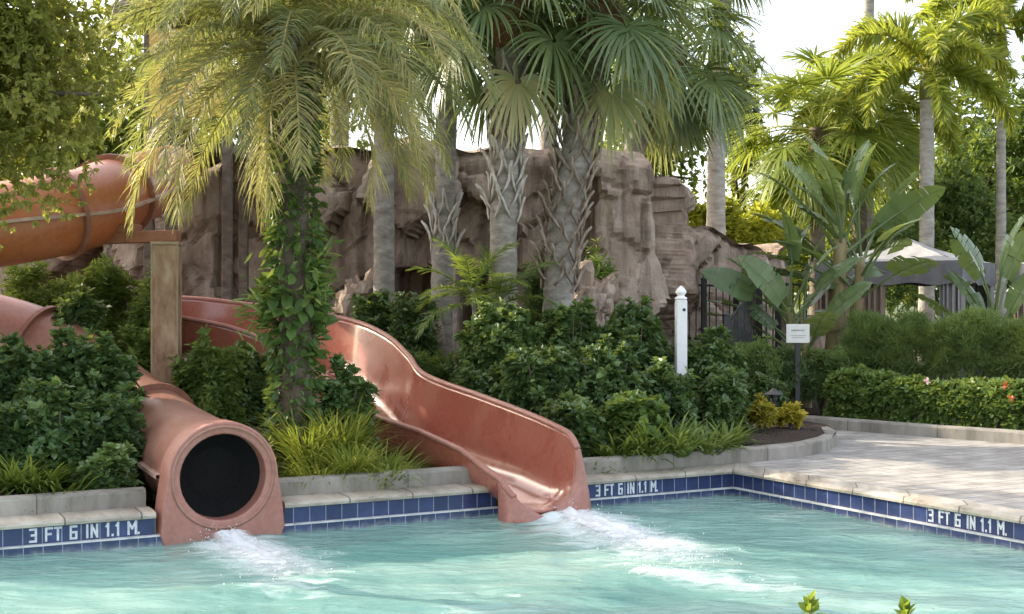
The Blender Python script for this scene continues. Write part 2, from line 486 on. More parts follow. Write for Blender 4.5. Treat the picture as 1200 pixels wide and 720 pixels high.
class MB:
    """collects simple solids into ONE mesh"""

    def __init__(self):
        self.v, self.f, self.uv = [], [], []

    def face(self, pts, uvs=None):
        i = len(self.v)
        self.v += [tuple(p) for p in pts]
        self.f.append(list(range(i, i + len(pts))))
        self.uv.append(uvs or [(p[0], p[1]) for p in pts])

    def box(self, c, s, rz=0, axes=None, bev=0):
        c = Vector(c)
        if axes is None:
            ax = Vector((math.cos(rz), math.sin(rz), 0))
            ay = Vector((-math.sin(rz), math.cos(rz), 0))
            az = Vector((0, 0, 1))
        else:
            ax, ay, az = axes
        hx, hy, hz = s[0] / 2, s[1] / 2, s[2] / 2
        q = lambda a, b, d: c + ax * a * hx + ay * b * hy + az * d * hz
        for quad in (((-1, -1, -1), (-1, 1, -1), (1, 1, -1), (1, -1, -1)), ((-1, -1, 1), (1, -1, 1), (1, 1, 1), (-1, 1, 1)),
                     ((-1, -1, -1), (1, -1, -1), (1, -1, 1), (-1, -1, 1)), ((1, -1, -1), (1, 1, -1), (1, 1, 1), (1, -1, 1)),
                     ((1, 1, -1), (-1, 1, -1), (-1, 1, 1), (1, 1, 1)), ((-1, 1, -1), (-1, -1, -1), (-1, -1, 1), (-1, 1, 1))):
            self.face([q(*k) for k in quad])

    def tube(self, pts, rad, seg=10, caps=True):
        pts = [Vector(p) for p in pts]
        if not hasattr(rad, '__len__'):
            rad = [rad] * len(pts)
        base = len(self.v)
        up = Vector((0, 0, 1))
        prev = None
        for i, p in enumerate(pts):
            t = (pts[min(i + 1, len(pts) - 1)] - pts[max(i - 1, 0)]).normalized()
            if prev is None:
                a = up.cross(t)
                if a.length < .05:
                    a = Vector((1, 0, 0)).cross(t)
                a.normalize()
            else:
                a = (prev - t * prev.dot(t)).normalized()
            prev = a
            b = t.cross(a)
            for k in range(seg):
                th = 2 * math.pi * k / seg
                self.v.append(tuple(p + (a * math.cos(th) + b * math.sin(th)) * rad[i]))
        for i in range(len(pts) - 1):
            for k in range(seg):
                k2 = (k + 1) % seg
                self.f.append([base + i * seg + k, base + i * seg + k2, base + (i + 1) * seg + k2, base + (i + 1) * seg + k])
                self.uv.append([(k / seg, i), ((k + 1) / seg, i), ((k + 1) / seg, i + 1), (k / seg, i + 1)])
        if caps:
            self.f.append([base + k for k in range(seg)][::-1])
            self.uv.append([(0, 0)] * seg)
            e = base + (len(pts) - 1) * seg
            self.f.append([e + k for k in range(seg)])
            self.uv.append([(0, 0)] * seg)

    def lathe(self, c, prof, seg=20):
        c = Vector(c)
        base = len(self.v)
        for r, z in prof:
            for k in range(seg):
                th = 2 * math.pi * k / seg
                self.v.append((c.x + r * math.cos(th), c.y + r * math.sin(th), c.z + z))
        for i in range(len(prof) - 1):
            for k in range(seg):
                k2 = (k + 1) % seg
                self.f.append([base + i * seg + k, base + i * seg + k2, base + (i + 1) * seg + k2, base + (i + 1) * seg + k])
                self.uv.append([(0, 0)] * 4)

    def build(self, name, mat, parent=None, smooth=False, bevel=0, var=None, loc=(0, 0, 0), rz=0):
        me = bpy.data.meshes.new(name)
        me.from_pydata(self.v, [], self.f)
        ul = me.uv_layers.new(name='UVMap')
        flat = [c for f in self.uv for p in f for c in p]
        ul.data.foreach_set('uv', flat)
        if var is not None:
            a = me.attributes.new('var', 'FLOAT', 'FACE')
            a.data.foreach_set('value', np.full(len(self.f), var, dtype=np.float32))
        if smooth:
            me.polygons.foreach_set('use_smooth', np.ones(len(me.polygons), dtype=bool))
        me.update()
        o = link(name, me, mat, parent, loc, rz)
        if bevel:
            w = o.modifiers.new('weld', 'WELD')
            w.merge_threshold = .0005
            b = o.modifiers.new('bevel', 'BEVEL')
            b.width = bevel
            b.segments = 2
            b.limit_method = 'ANGLE'
        return o


def catmull(pts, n):
    pts = [Vector(p) for p in pts]
    ext = [pts[0] * 2 - pts[1]] + pts + [pts[-1] * 2 - pts[-2]]
    out = []
    for i in range(1, len(ext) - 2):
        p0, p1, p2, p3 = ext[i - 1:i + 3]
        for k in range(n):
            t = k / n
            out.append(.5 * ((2 * p1) + (p2 - p0) * t + (2 * p0 - 5 * p1 + 4 * p2 - p3) * t * t + (3 * p1 - p0 - 3 * p2 + p3) * t ** 3))
    out.append(pts[-1])
    return out


def nrm(a):
    return a / np.maximum(np.linalg.norm(a, axis=-1, keepdims=True), 1e-9)


OVAL = (np.array([(0, 0, 0), (.2, .3, .05), (.19, .68, .03), (0, 1, -.08), (-.19, .68, .03), (-.2, .3, .05)]), np.array([(0, 1, 2, 3), (0, 3, 4, 5)]))
BROAD = (np.array([(0, 0, 0), (.30, .26, .06), (.27, .66, .02), (0, 1, -.1), (-.27, .66, .02), (-.30, .26, .06)]), np.array([(0, 1, 2, 3), (0, 3, 4, 5)]))
NARROW = (np.array([(0, 0, 0), (.085, .35, .02), (.07, .7, 0), (0, 1, -.1), (-.07, .7, 0), (-.085, .35, .02)]), np.array([(0, 1, 2, 3), (0, 3, 4, 5)]))
NEEDLE = (np.array([(-.035, 0, 0), (.035, 0, 0), (.03, .6, 0), (0, 1, -.05), (-.03, .6, 0)]), np.array([(0, 1, 2, 3), (0, 3, 4, 4)]))
NEEDLE = (np.array([(-.04, 0, 0), (.04, 0, 0), (.012, 1, -.06), (-.012, 1, -.06)]), np.array([(0, 1, 2, 3)]))


def leaf_cloud(cent, dirs, size, tmpl, var, hint=None):
    """many leaf-sized faces: one template leaf per centre"""
    T, Fc = tmpl
    n = len(cent)
    y = nrm(dirs)
    if hint is None:
        hint = np.array([0, 0, 1.0]) + R.normal(0, .45, (n, 3))
    x = nrm(np.cross(y, hint))
    z = np.cross(x, y)
    s = size[:, None, None]
    V = cent[:, None, :] + s * (T[None, :, 0:1] * x[:, None, :] + T[None, :, 1:2] * y[:, None, :] + T[None, :, 2:3] * z[:, None, :])
    m = len(T)
    Fa = Fc[None, :, :] + (np.arange(n) * m)[:, None, None]
    return V.reshape(-1, 3), Fa.reshape(-1, Fc.shape[1]), np.repeat(var, len(Fc))


def lump(d, seed, freq=2.2):
    return np.array([noise.noise(Vector((p[0] * freq + seed * 7.3, p[1] * freq + seed * 3.1, p[2] * freq))) for p in d])


def whorls(c, ax, k, spread, size, tmpl, vbase, jitter=.25):
    """k leaves radiating around each twig tip"""
    n = len(c)
    ax = nrm(ax)
    h = nrm(np.cross(ax, nrm(R.normal(0, 1, (n, 3)))))
    g = np.cross(ax, h)
    cs, ds, vs, ss = [], [], [], []
    for i in range(k):
        th = 2 * math.pi * i / k + R.uniform(-.5, .5, n)
        el = spread + R.normal(0, .22, n)
        d = np.cos(el)[:, None] * ax + np.sin(el)[:, None] * (np.cos(th)[:, None] * h + np.sin(th)[:, None] * g)
        d[:, 2] -= .1
        cs.append(c + ax * (R.uniform(-.5, .3, n) * size * .5)[:, None])
        ds.append(d)
        vs.append(np.clip(vbase + R.normal(0, .13, n), 0, 1))
        ss.append(size * R.uniform(.65, 1.2, n))
    return leaf_cloud(np.concatenate(cs), np.concatenate(ds), np.concatenate(ss), tmpl, np.concatenate(vs))


def shrub_mesh(rx, ry, rz, nw, k, size, tmpl, seed, spread=1.05, low=-.55, rough=.45, inner=.45):
    """lumpy mound of leafy twig tips, origin at its base centre"""
    d = nrm(R.normal(0, 1, (nw, 3)))
    d[:, 2] = np.where(d[:, 2] < low, -d[:, 2], d[:, 2])
    rad = (1 - rough * .5) + rough * lump(d, seed) + .28 * lump(d, seed + 4, 5.5)
    dep = 1 - inner * R.random(nw) ** 2.2
    c = d * (rad * dep)[:, None] * np.array([rx, ry, rz])
    c[:, 2] += rz * .62
    keep = c[:, 2] > .03
    c, d = c[keep], d[keep]
    ax = d + np.array([0, 0, .55]) + R.normal(0, .3, c.shape)
    vb = .42 + .28 * lump(c, seed + 9, 2.5) + .12 * (d[:, 2])
    sz = size * R.uniform(.75, 1.25, len(c))
    V, Fa, var = whorls(c, ax, k, spread, sz, tmpl, vb)
    return mesh_np('foliage', V, Fa, var)


def stems_mb(h, n, spread, r=.012):
    mb = MB()
    for i in range(n):
        a = random.uniform(0, 6.28)
        q = random.uniform(.3, 1) * spread
        mb.tube([(q * .15 * math.cos(a), q * .15 * math.sin(a), -.1), (q * .5 * math.cos(a), q * .5 * math.sin(a), h * .5), (q * math.cos(a), q * math.sin(a), h)], [r * 1.3, r, r * .5], 5)
    return mb


def blade_mesh(n, L, w, lean, curve, rbase, vmean, vsd=.18, rows=5, lj=.3):
    """tuft of arching strap blades from one crown"""
    az = R.uniform(0, 2 * math.pi, n)
    Ln = L * R.uniform(1 - lj, 1 + lj * .6, n)
    e0 = math.pi / 2 - np.abs(R.normal(lean, .2, n))
    cu = curve * R.uniform(.5, 1.4, n)
    rb = rbase * np.sqrt(R.random(n))
    a2 = az + R.normal(0, .5, n)
    pos = np.stack([rb * np.cos(a2), rb * np.sin(a2), np.zeros(n)], 1)
    side = np.stack([-np.sin(az), np.cos(az), np.zeros(n)], 1)
    W = [.7, 1, .95, .7, .06] if rows == 5 else [.7, 1, .8, .06]
    V = []
    for i in range(rows):
        wv = side * (w * W[i] * .5 * R.uniform(.8, 1.2, n))[:, None]
        V.append(np.stack([pos - wv, pos + wv], 1))
        e = e0 - cu * (i / (rows - 1)) ** 1.3
        st = Ln / (rows - 1)
        pos = pos + np.stack([np.cos(e) * np.cos(az), np.cos(e) * np.sin(az), np.sin(e)], 1) * st[:, None]
    V = np.concatenate(V, 1)
    f = np.array([(2 * i, 2 * i + 1, 2 * i + 3, 2 * i + 2) for i in range(rows - 1)])
    Fa = (f[None] + (np.arange(n) * rows * 2)[:, None, None]).reshape(-1, 4)
    var = np.repeat(np.clip(R.normal(vmean, vsd, n), 0, 1), rows - 1)
    return V.reshape(-1, 3), Fa, var


def rachis(L, e0, droop, n=14, pw=1.25):
    p = np.zeros(3)
    out = [p.copy()]
    for i in range(n):
        s = (i + .5) / n
        e = e0 - droop * s ** pw
        p = p + np.array([math.cos(e), 0, math.sin(e)]) * (L / n)
        out.append(p.copy())
    return np.array(out)


def strips(base, d0, ln, w, grav, wdir, prof, var):
    """leaflet strips bending under gravity"""
    n = len(base)
    rows = len(prof)
    pos = base.copy()
    V = []
    for i in range(rows):
        wv = wdir * (w * prof[i] * .5)[:, None]
        V.append(np.stack([pos - wv, pos + wv], 1))
        d = d0.copy()
        d[:, 2] -= grav * ((i + .6) / (rows - 1)) ** 1.1
        pos = pos + nrm(d) * (ln / (rows - 1))[:, None]
    V = np.concatenate(V, 1)
    f = np.array([(2 * i, 2 * i + 1, 2 * i + 3, 2 * i + 2) for i in range(rows - 1)])
    Fa = (f[None] + (np.arange(n) * rows * 2)[:, None, None]).reshape(-1, 4)
    return V.reshape(-1, 3), Fa, np.repeat(var, rows - 1)


def join(parts):
    Vs, Fs, vs, o = [], [], [], 0
    for V, Fa, va in parts:
        Vs.append(V)
        Fs.append(Fa + o)
        vs.append(va)
        o += len(V)
    return np.concatenate(Vs), np.concatenate(Fs), np.concatenate(vs)


def rod(pts, r0, r1, var):
    """thin square rod along pts as quads"""
    n = len(pts)
    V = []
    for i, p in enumerate(pts):
        t = nrm((pts[min(i + 1, n - 1)] - pts[max(i - 1, 0)])[None])[0]
        s = nrm(np.cross(np.array([0, 1.0, 0.0]), t)[None])[0]
        y = np.array([0, 1.0, 0])
        r = r0 + (r1 - r0) * i / (n - 1)
        V += [p + y * r, p + s * r, p - y * r, p - s * r]
    Fa = []
    for i in range(n - 1):
        for k in range(4):
            k2 = (k + 1) % 4
            Fa.append((i * 4 + k, i * 4 + k2, i * 4 + 4 + k2, i * 4 + 4 + k))
    return np.array(V), np.array(Fa), np.full(len(Fa), var)


def pinnate(L, e0, droop, n, ll, grav, w, vmean, start=.16, vee=.25, plume=False, fwd=(.35, 1.0), vsd=.16, tipv=.15, bare=.02, jit=.09, pw=1.25):
    rc = rachis(L, e0, droop, 14, pw)
    s = np.linspace(start, .995, n)
    idx = s * (len(rc) - 1)
    i0 = np.minimum(idx.astype(int), len(rc) - 2)
    fr = (idx - i0)[:, None]
    base = rc[i0] * (1 - fr) + rc[i0 + 1] * fr
    T = nrm(rc[i0 + 1] - rc[i0])
    Y = np.tile([0, 1.0, 0], (n, 1))
    U = np.cross(T, Y)
    U = np.where(U[:, 2:3] < 0, -U, U) if not plume else U
    prof_l = np.sin(math.pi * np.clip(.14 + .80 * (s - start) / (1 - start), 0, 1)) ** .65
    parts = [rod(rc, bare, .004, .85)]
    rounds = (1, -1) if not plume else (1, -1, .35, -.35)
    for sd in rounds:
        a = fwd[0] + (fwd[1] - fwd[0]) * s + R.normal(0, jit, n)
        if plume:
            roll = R.uniform(0, 2 * math.pi, n)
            lat = np.cos(roll)[:, None] * Y + np.sin(roll)[:, None] * U
        else:
            v = vee + R.normal(0, .06 + jit, n)
            lat = np.sign(sd) * np.cos(v)[:, None] * Y + np.sin(v)[:, None] * U
        d0 = np.cos(a)[:, None] * lat + np.sin(a)[:, None] * T
        ln = ll * prof_l * R.uniform(.8, 1.12, n)
        wd = nrm(T + R.normal(0, .25, T.shape))
        var = np.clip(R.normal(vmean, vsd, n) + tipv * (s - .5), 0, 1)
        parts.append(strips(base, d0, ln, np.full(n, w), grav * R.uniform(.6, 1.3, n), wd, [.7, 1, .8, .1], var))
    V, Fa, var = join(parts)
    return mesh_np('frond', V, Fa, var)


def fan_leaf(pl, e0, droop, seg, ll, grav, vmean, span=2.25, w=.055, vsd=.1):
    rc = rachis(pl, e0, droop, 8)
    tip = rc[-1]
    T = nrm((rc[-1] - rc[-2])[None])[0]
    Y = np.array([0, 1.0, 0])
    U = np.cross(T, Y)
    if U[2] < 0:
        U = -U
    a = np.linspace(-span, span, seg) + R.normal(0, .03, seg)
    d0 = np.cos(a)[:, None] * T + np.sin(a)[:, None] * Y + (.28 * np.abs(np.sin(a)) + R.normal(0, .06, seg))[:, None] * U
    d0 = nrm(d0)
    wd = nrm(-np.sin(a)[:, None] * T + np.cos(a)[:, None] * Y)
    ln = ll * (1 - .28 * (np.abs(a) / span) ** 2) * R.uniform(.88, 1.08, seg)
    var = np.clip(R.normal(vmean, vsd, seg), 0, 1)
    base = np.tile(tip, (seg, 1)) + d0 * .05
    V, Fa, va = join([rod(rc, .022, .014, .7), strips(base, d0, ln, np.full(seg, w), grav * R.uniform(.7, 1.35, seg), wd, [.35, 1.0, .9, .55, .05], var)])
    return mesh_np('frond', V, Fa, va)


def paddle_leaf(pl, e0, droop, bl, bw, vmean, tear=.35, bdroop=.9):
    """long stalk with a big oar-shaped blade, torn along its side veins"""
    rc = rachis(pl + bl, e0, droop + bdroop * .5, 20, 1.9)
    k0 = int(round(pl / (pl + bl) * 20))
    V, Fa, va = rod(rc[:k0 + 1], .035, .018, .8)
    V2, F2, a2 = rod(rc[k0:], .018, .004, .9)
    V2 = V2.copy()
    V2[:, 2] -= .012
    parts = [(V, Fa, va), (V2, F2, a2)]
    Vs, Fs, vs = [], [], []
    m = len(rc) - 1 - k0
    Y = np.array([0, 1.0, 0])
    for sd in (1, -1):
        lift = random.uniform(.15, .5)
        sag = 0
        for i in range(m):
            s0, s1 = i / m, (i + 1) / m
            if random.random() < tear:
                sag = random.uniform(-.5, .15)
            ww = [bw * .5 * math.sin(math.pi * min(1, (.1 + .9 * q) ** .8)) ** .55 if q < 1 else .01 for q in (s0, s1)]
            p0, p1 = rc[k0 + i], rc[k0 + i + 1]
            T = nrm((p1 - p0)[None])[0]
            U = np.cross(T, Y)
            U = U if U[2] > 0 else -U
            gap = .12 if (sag and random.random() < .5) else 0
            p1b = p1 * (1 - gap) + p0 * gap
            b = len(Vs)
            for q in (0, .5, 1):
                lz = lift * q * (1 - .55 * q) + sag * q * q * .6
                Vs.append(p0 + sd * Y * ww[0] * q + U * ww[0] * lz)
            for q in (0, .5, 1):
                lz = lift * q * (1 - .55 * q) + sag * q * q * .6
                Vs.append(p1b + sd * Y * ww[1] * q + U * ww[1] * lz)
            Fs += [(b, b + 1, b + 4, b + 3), (b + 1, b + 2, b + 5, b + 4)]
            v = min(1, max(0, random.gauss(vmean, .08)))
            vs += [v, v]
    parts.append((np.array(Vs), np.array(Fs), np.array(vs)))
    V, Fa, va = join(parts)
    return mesh_np('leaf', V, Fa, va)


# ------------------------------------------------------------------ camera, light, world
cam = bpy.data.cameras.new('camera')
cam.sensor_width = 36
cam.lens = F / 1200 * 36
cam.shift_y = -10 / 1200
cam.clip_end = 3000
co = bpy.data.objects.new('camera', cam)
co.location = (0, 0, CAMZ)
co.rotation_euler = (math.pi / 2, 0, 0)
COL.objects.link(co)
scene.camera = co

SUN_EL, SUN_AZ = math.radians(27), math.radians(-62)
sd = Vector((math.sin(SUN_AZ) * math.cos(SUN_EL), math.cos(SUN_AZ) * math.cos(SUN_EL), math.sin(SUN_EL)))
sl = bpy.data.lights.new('sun', 'SUN')
sl.energy = 2.1
sl.angle = math.radians(.6)
sl.color = (1, .88, .70)
so = bpy.data.objects.new('sun', sl)
so.rotation_euler = sd.to_track_quat('Z', 'Y').to_euler()
COL.objects.link(so)
w = bpy.data.worlds.new('World')
scene.world = w
w.use_nodes = True
wn = w.node_tree
bg = wn.nodes['Background']
sky = wn.nodes.new('ShaderNodeTexSky')
sky.sky_type = 'NISHITA'
sky.sun_disc = False
sky.sun_elevation = SUN_EL
sky.sun_rotation = SUN_AZ % (2 * math.pi)
sky.air_density = .8
sky.dust_density = 3.0
sky.ozone_density = .6
hz = wn.nodes.new('ShaderNodeMix')
hz.data_type = 'RGBA'
hz.inputs[0].default_value = .4
hz.inputs[7].default_value = (3.4, 3.15, 2.8, 1)     # thin bright overcast veil
wn.links.new(sky.outputs[0], hz.inputs[6])
wn.links.new(hz.outputs[2], bg.inputs[0])
bg.inputs[1].default_value = .15
scene.view_settings.view_transform = 'Standard'
scene.view_settings.look = 'None'
scene.view_settings.exposure = 2.17
scene.view_settings.gamma = 1
scene.cycles.max_bounces = 8
scene.cycles.transparent_max_bounces = 12
scene.cycles.transmission_bounces = 6
scene.cycles.caustics_reflective = False
scene.cycles.caustics_refractive = False
scene.cycles.use_denoising = True

# ------------------------------------------------------------------ pool geometry frame
C = Vector((2.37, 13.69, 0))
U = Vector((-.8899, -.4561, 0)).normalized()      # along the slide-side wall, to the left
NN = Vector((-U.y, U.x, 0))
NN = NN if NN.y > 0 else -NN                       # away from the water, slide side
Vv = Vector((.523, -.852, 0)).normalized()         # along the right wall, towards the camera
VN = Vector((-Vv.y, Vv.x, 0))
VN = VN if VN.x > 0 else -VN                       # away from the water, right side
LT, LS = 13.5, 7.5                                 # pool extents
DZ = .27                                           # deck level above the water


def pool(t, s, z=0):
    return C + U * t + Vv * s + Vector((0, 0, z))


# ground: one sheet with the pool cut out
g = MB()
BIGS = 600
inn = [pool(-.0, 0), pool(LT, 0), pool(LT, LS), pool(0, LS)]
gz = .03
ctr = pool(LT / 2, LS / 2)
outc = [ctr + (-U * 1 - Vv * 1).normalized() * BIGS, ctr + (U - Vv).normalized() * BIGS, ctr + (U + Vv).normalized() * BIGS, ctr + (Vv - U).normalized() * BIGS]
for i in range(4):
    j = (i + 1) % 4
    push = lambda p: p + (p - ctr).normalized() * .35
    g.face([(push(inn[i]).x, push(inn[i]).y, gz), (push(inn[j]).x, push(inn[j]).y, gz), (outc[j].x, outc[j].y, gz), (outc[i].x, outc[i].y, gz)][::1])
tag(g.build('ground', M['lawn']), kind='structure')

# deck: paved sheet round the pool and the path running off behind the planter
dk = MB()


def duv(p):
    q = Vector(p) - C
    return (q.dot(U), q.dot(NN))


def dface(pts):
    pts = [(p[0], p[1], DZ) for p in pts]
    dk.face(pts, [duv(p) for p in pts])


cw = .30                                           # coping width
a0 = pool(0, 0) + NN * cw + VN * cw
a1 = pool(0, LS) + VN * cw + Vv * cw
dface([pool(0, 0) + VN * cw + Vv * 0, a1, a1 + VN * 12, a0 + VN * 12 + NN * 6, a0 + NN * 6, a0])
a2 = pool(LT, LS) + Vv * cw
dface([a1, a2, a2 + Vv * 7, a1 + Vv * 7 + VN * 12, a1 + VN * 12])
tag(dk.build('pool_deck', M['deck']), kind='structure')

# water
nx, ny = 300, 170
T_, S_ = np.meshgrid(np.linspace(.0, LT, nx), np.linspace(.0, LS, ny), indexing='ij')
Xw = C.x + U.x * T_ + Vv.x * S_
Yw = C.y + U.y * T_ + Vv.y * S_
Zw = np.zeros_like(Xw)
foamA = np.zeros_like(Xw)
jets = [((-2.45, 11.0), (.53, -.85), 2.6, .35, 1.0), ((.43, 12.5), (.36, -.93), 3.4, .42, 1.15), ((1.1, 9.7), (.6, -.35), 1.3, .22, .62),
        ((-1.9, 9.4), (.9, -.4), 1.6, .4, .55), ((-.6, 8.9), (.9, -.3), 1.4, .4, .35), ((2.2, 12.2), (.8, -.5), .8, .5, .3), ((.1, 11.6), (.3, -.9), .9, .25, .45)]
for (x0, y0), (dx, dy), ln, wd, amp in jets:
    al = ((Xw - x0) * dx + (Yw - y0) * dy)
    ac = (-(Xw - x0) * dy + (Yw - y0) * dx)
    spread = wd + .22 * np.clip(al, 0, 9)
    prof = np.exp(-(ac / spread) ** 2) * np.clip(1 - al / ln, 0, 1) * (1 / (1 + np.exp(-(al + .05) * 14)))
    foamA = np.maximum(foamA, amp * prof)
for i in range(nx):
    for j in range(ny):
        x, y = Xw[i, j], Yw[i, j]
        f = foamA[i, j]
        h = .025 * noise.noise(Vector((x * 1.1, y * 2.0, 0))) + .014 * noise.noise(Vector((x * 2.7 + 5, y * 4.4, 1))) + .006 * noise.noise(Vector((x * 6, y * 9, 3)))
        Zw[i, j] = h + f * (.035 + .05 * noise.noise(Vector((x * 5, y * 5, 7))))
Vw = np.stack([Xw, Yw, Zw], -1).reshape(-1, 3)
ii, jj = np.meshgrid(np.arange(nx - 1), np.arange(ny - 1), indexing='ij')
b0 = (ii * ny + jj).ravel()
Fw = np.stack([b0, b0 + 1, b0 + ny + 1, b0 + ny], 1)
wo = link('pool_water', mesh_np('pool_water', Vw, Fw, foamA.ravel(), True, 'foam', 'POINT'), M['water'])
tag(wo, kind='structure')

# pool shell: thing with parts
shell = empty('swimming_pool', pool(0, 0), 'swimming pool of turquoise water edged with dark blue tiles and worn concrete coping', 'swimming pool')
SI = shell.matrix_world.inverted()
SI = Matrix.Translation(-C)


def sh(p):
    return Vector(p) - C


fl = MB()
fl.face([sh(pool(-.1, -.1, -1.08)), sh(pool(LT, -.1, -1.08)), sh(pool(LT, LS, -1.08)), sh(pool(-.1, LS, -1.08))])
fl.build('floor', M['plaster'], shell)
wl = MB()
for a, b in (((-0, -.0), (LT, 0)), ((LT, 0), (LT, LS)), ((LT, LS), (0, LS)), ((0, LS), (0, 0))):
    wl.face([sh(pool(*a, -1.08)), sh(pool(*b, -1.08)), sh(pool(*b, -.02)), sh(pool(*a, -.02))])
wl.build('side_wall', M['plaster'], shell)

# gaps where the slides pass through the slide-side edge
TUBE_T = (4.95, 6.08)
FLUME_T = (1.86, 2.72)
runs = [(0.0, FLUME_T[0]), (FLUME_T[1] + .12, TUBE_T[0]), (TUBE_T[1], LT)]


def band(mb, p0, p1, z0, z1, off, nrml, u0):
    a, b = p0 + nrml * off, p1 + nrml * off
    ln = (p1 - p0).length
    mb.face([sh((a.x, a.y, z0)), sh((b.x, b.y, z0)), sh((b.x, b.y, z1)), sh((a.x, a.y, z1))],
            [(u0, z0 - .074), (u0 + ln, z0 - .074), (u0 + ln, z1 - .074), (u0, z1 - .074)])


tl = MB()
lg = MB()
for t0, t1 in runs + [(FLUME_T[1], FLUME_T[1] + .12), (FLUME_T[0], FLUME_T[1]), TUBE_T]:
    inside = (t0, t1) not in runs
    if not inside:
        band(tl, pool(t0, 0), pool(t1, 0), .078, .224, 0, -NN, t0)
    band(tl, pool(t0, 0), pool(t1, 0), -.16, .066, .045, -NN, t0)
    if True:
        a, b = pool(t0, 0), pool(t1, 0)
        lg.box(sh((a + b) / 2 + -NN * .0225 + Vector((0, 0, .072))), ((b - a).length, .055, .013), axes=(U, NN, Vector((0, 0, 1))))
band(tl, pool(0, 0), pool(0, LS), .078, .224, 0, -VN, 0)
band(tl, pool(0, 0), pool(0, LS), -.16, .066, .045, -VN, 0)
a, b = pool(0, .045), pool(0, LS)
lg.box(sh((a + b) / 2 - VN * .0225 + Vector((0, 0, .072))), ((b - a).length, .055, .013), axes=(Vv, VN, Vector((0, 0, 1))))
# ends of the tile band beside the flume notch
tl.build('tile_band', M['tile'], shell)
lg.build('ledge', M['ledge'], shell)
cp = MB()


def coping(p0, p1, nrml, u0, mitre=0):
    d = (p1 - p0).normalized()
    ln = (p1 - p0).length
    pr = [(-.03, .222), (-.035, .245), (-.02, .266), (.02, .274), (cw + .002, .275), (cw + .002, .15)]
    pts0 = [p0 + nrml * o + Vector((0, 0, z)) - d * (mitre * o) for o, z in pr]
    pts1 = [p1 + nrml * o + Vector((0, 0, z)) for o, z in pr]
    for k in range(len(pr) - 1):
        q = .04 + .05 * k
        cp.face([sh(pts0[k]), sh(pts1[k]), sh(pts1[k + 1]), sh(pts0[k + 1])], [(u0, q), (u0 + ln, q), (u0 + ln, q + .05), (u0, q + .05)])
    cp.face([sh(p) for p in pts0], [(u0 + .1, .1)] * len(pr))
    cp.face([sh(p) for p in pts1][::-1], [(u0 + .1, .1)] * len(pr))
    cp.face([sh(pts0[0]), sh(pts1[0]), sh(pts1[-1] + Vector((0, 0, .0))), sh(pts0[-1])], [(u0, .3)] * 4)


for t0, t1 in runs:
    coping(pool(t0, 0), pool(t1, 0), NN, t0, 1.0 if t0 == 0 else 0)
coping(pool(0, 0), pool(0, LS + .3), VN, 20, 1.08)
coping(pool(0, LS), pool(LT, LS), Vv, 40)
cp.build('coping', M['coping'], shell, bevel=0)


GLYPH = {'3': [(0, 1, 1, 1), (1, 1, 1, 0), (1, 0, 0, 0), (.3, .52, 1, .52)], 'F': [(0, 0, 0, 1), (0, 1, 1, 1), (0, .52, .8, .52)],
         'T': [(0, 1, 1, 1), (.5, 1, .5, 0)], '6': [(1, 1, 0, 1), (0, 1, 0, 0), (0, 0, 1, 0), (1, 0, 1, .52), (1, .52, 0, .52)],
         'I': [(.5, 0, .5, 1)], 'N': [(0, 0, 0, 1), (0, 1, 1, 0), (1, 0, 1, 1)], '1': [(.5, 0, .5, 1), (.5, 1, .22, .8)],
         'M': [(0, 0, 0, 1), (0, 1, .5, .45), (.5, .45, 1, 1), (1, 1, 1, 0)], '.': [(.12, 0, .12, .02)]}


def marking(p, xd, nrml, length):
    """3 FT 6 IN 1.1 M. in block strokes, one mesh per character"""
    text = '3 FT 6 IN 1.1 M.'
    adv = {' ': .75, '.': .5, 'I': .62, '1': .66, 'M': 1.12}
    tot = sum(adv.get(c, 1) for c in text)
    unit = length / tot
    x = 0
    up = Vector((0, 0, 1))
    for c in text:
        a = adv.get(c, 1)
        if c != ' ':
            mb = MB()
            w_, h_ = unit * (.84 if c == 'M' else .62), .098
            x0 = x + (unit * a - w_) / 2
            if c == '.':
                x0 = x + unit * .12
            bold = .0185
            for k, (ax, ay, bx, by) in enumerate(GLYPH[c]):
                A = sh(p) + xd * (x0 + ax * w_) + up * (ay * h_) + nrml * (.003 + k * .0004)
                B = sh(p) + xd * (x0 + bx * w_) + up * (by * h_) + nrml * (.003 + k * .0004)
                d = (B - A).normalized()
                side = nrml.cross(d) * bold / 2
                A, B = A - d * bold / 2, B + d * bold / 2
                mb.face([A - side, B - side, B + side, A + side])
            mb.build('depth_letter', M['letter'], shell)
        x += unit * a


marking(pool(7.10, 0, .102), -U, -NN, .90)
marking(pool(1.72, 0, .102), -U, -NN, .76)
marking(pool(0, 2.6, .102), Vv, -VN, .84)

# ------------------------------------------------------------------ planter kerbs and bed
kerb_front = [pool(LT, 0) + NN * (cw + .005), pool(TUBE_T[1] + .02, 0) + NN * (cw + .005)]
island = [pool(FLUME_T[0] - .02, 0) + NN * (cw + .005), pool(.9, 0) + NN * .31, pool(.2, 0) + NN * .36, PX(925, 14.55), PX(962, 15.1), PX(979, 15.7), PX(977, 16.4), PX(958, 17.0), PX(925, 17.5), PX(880, 18.2), PX(840, 19.2)]


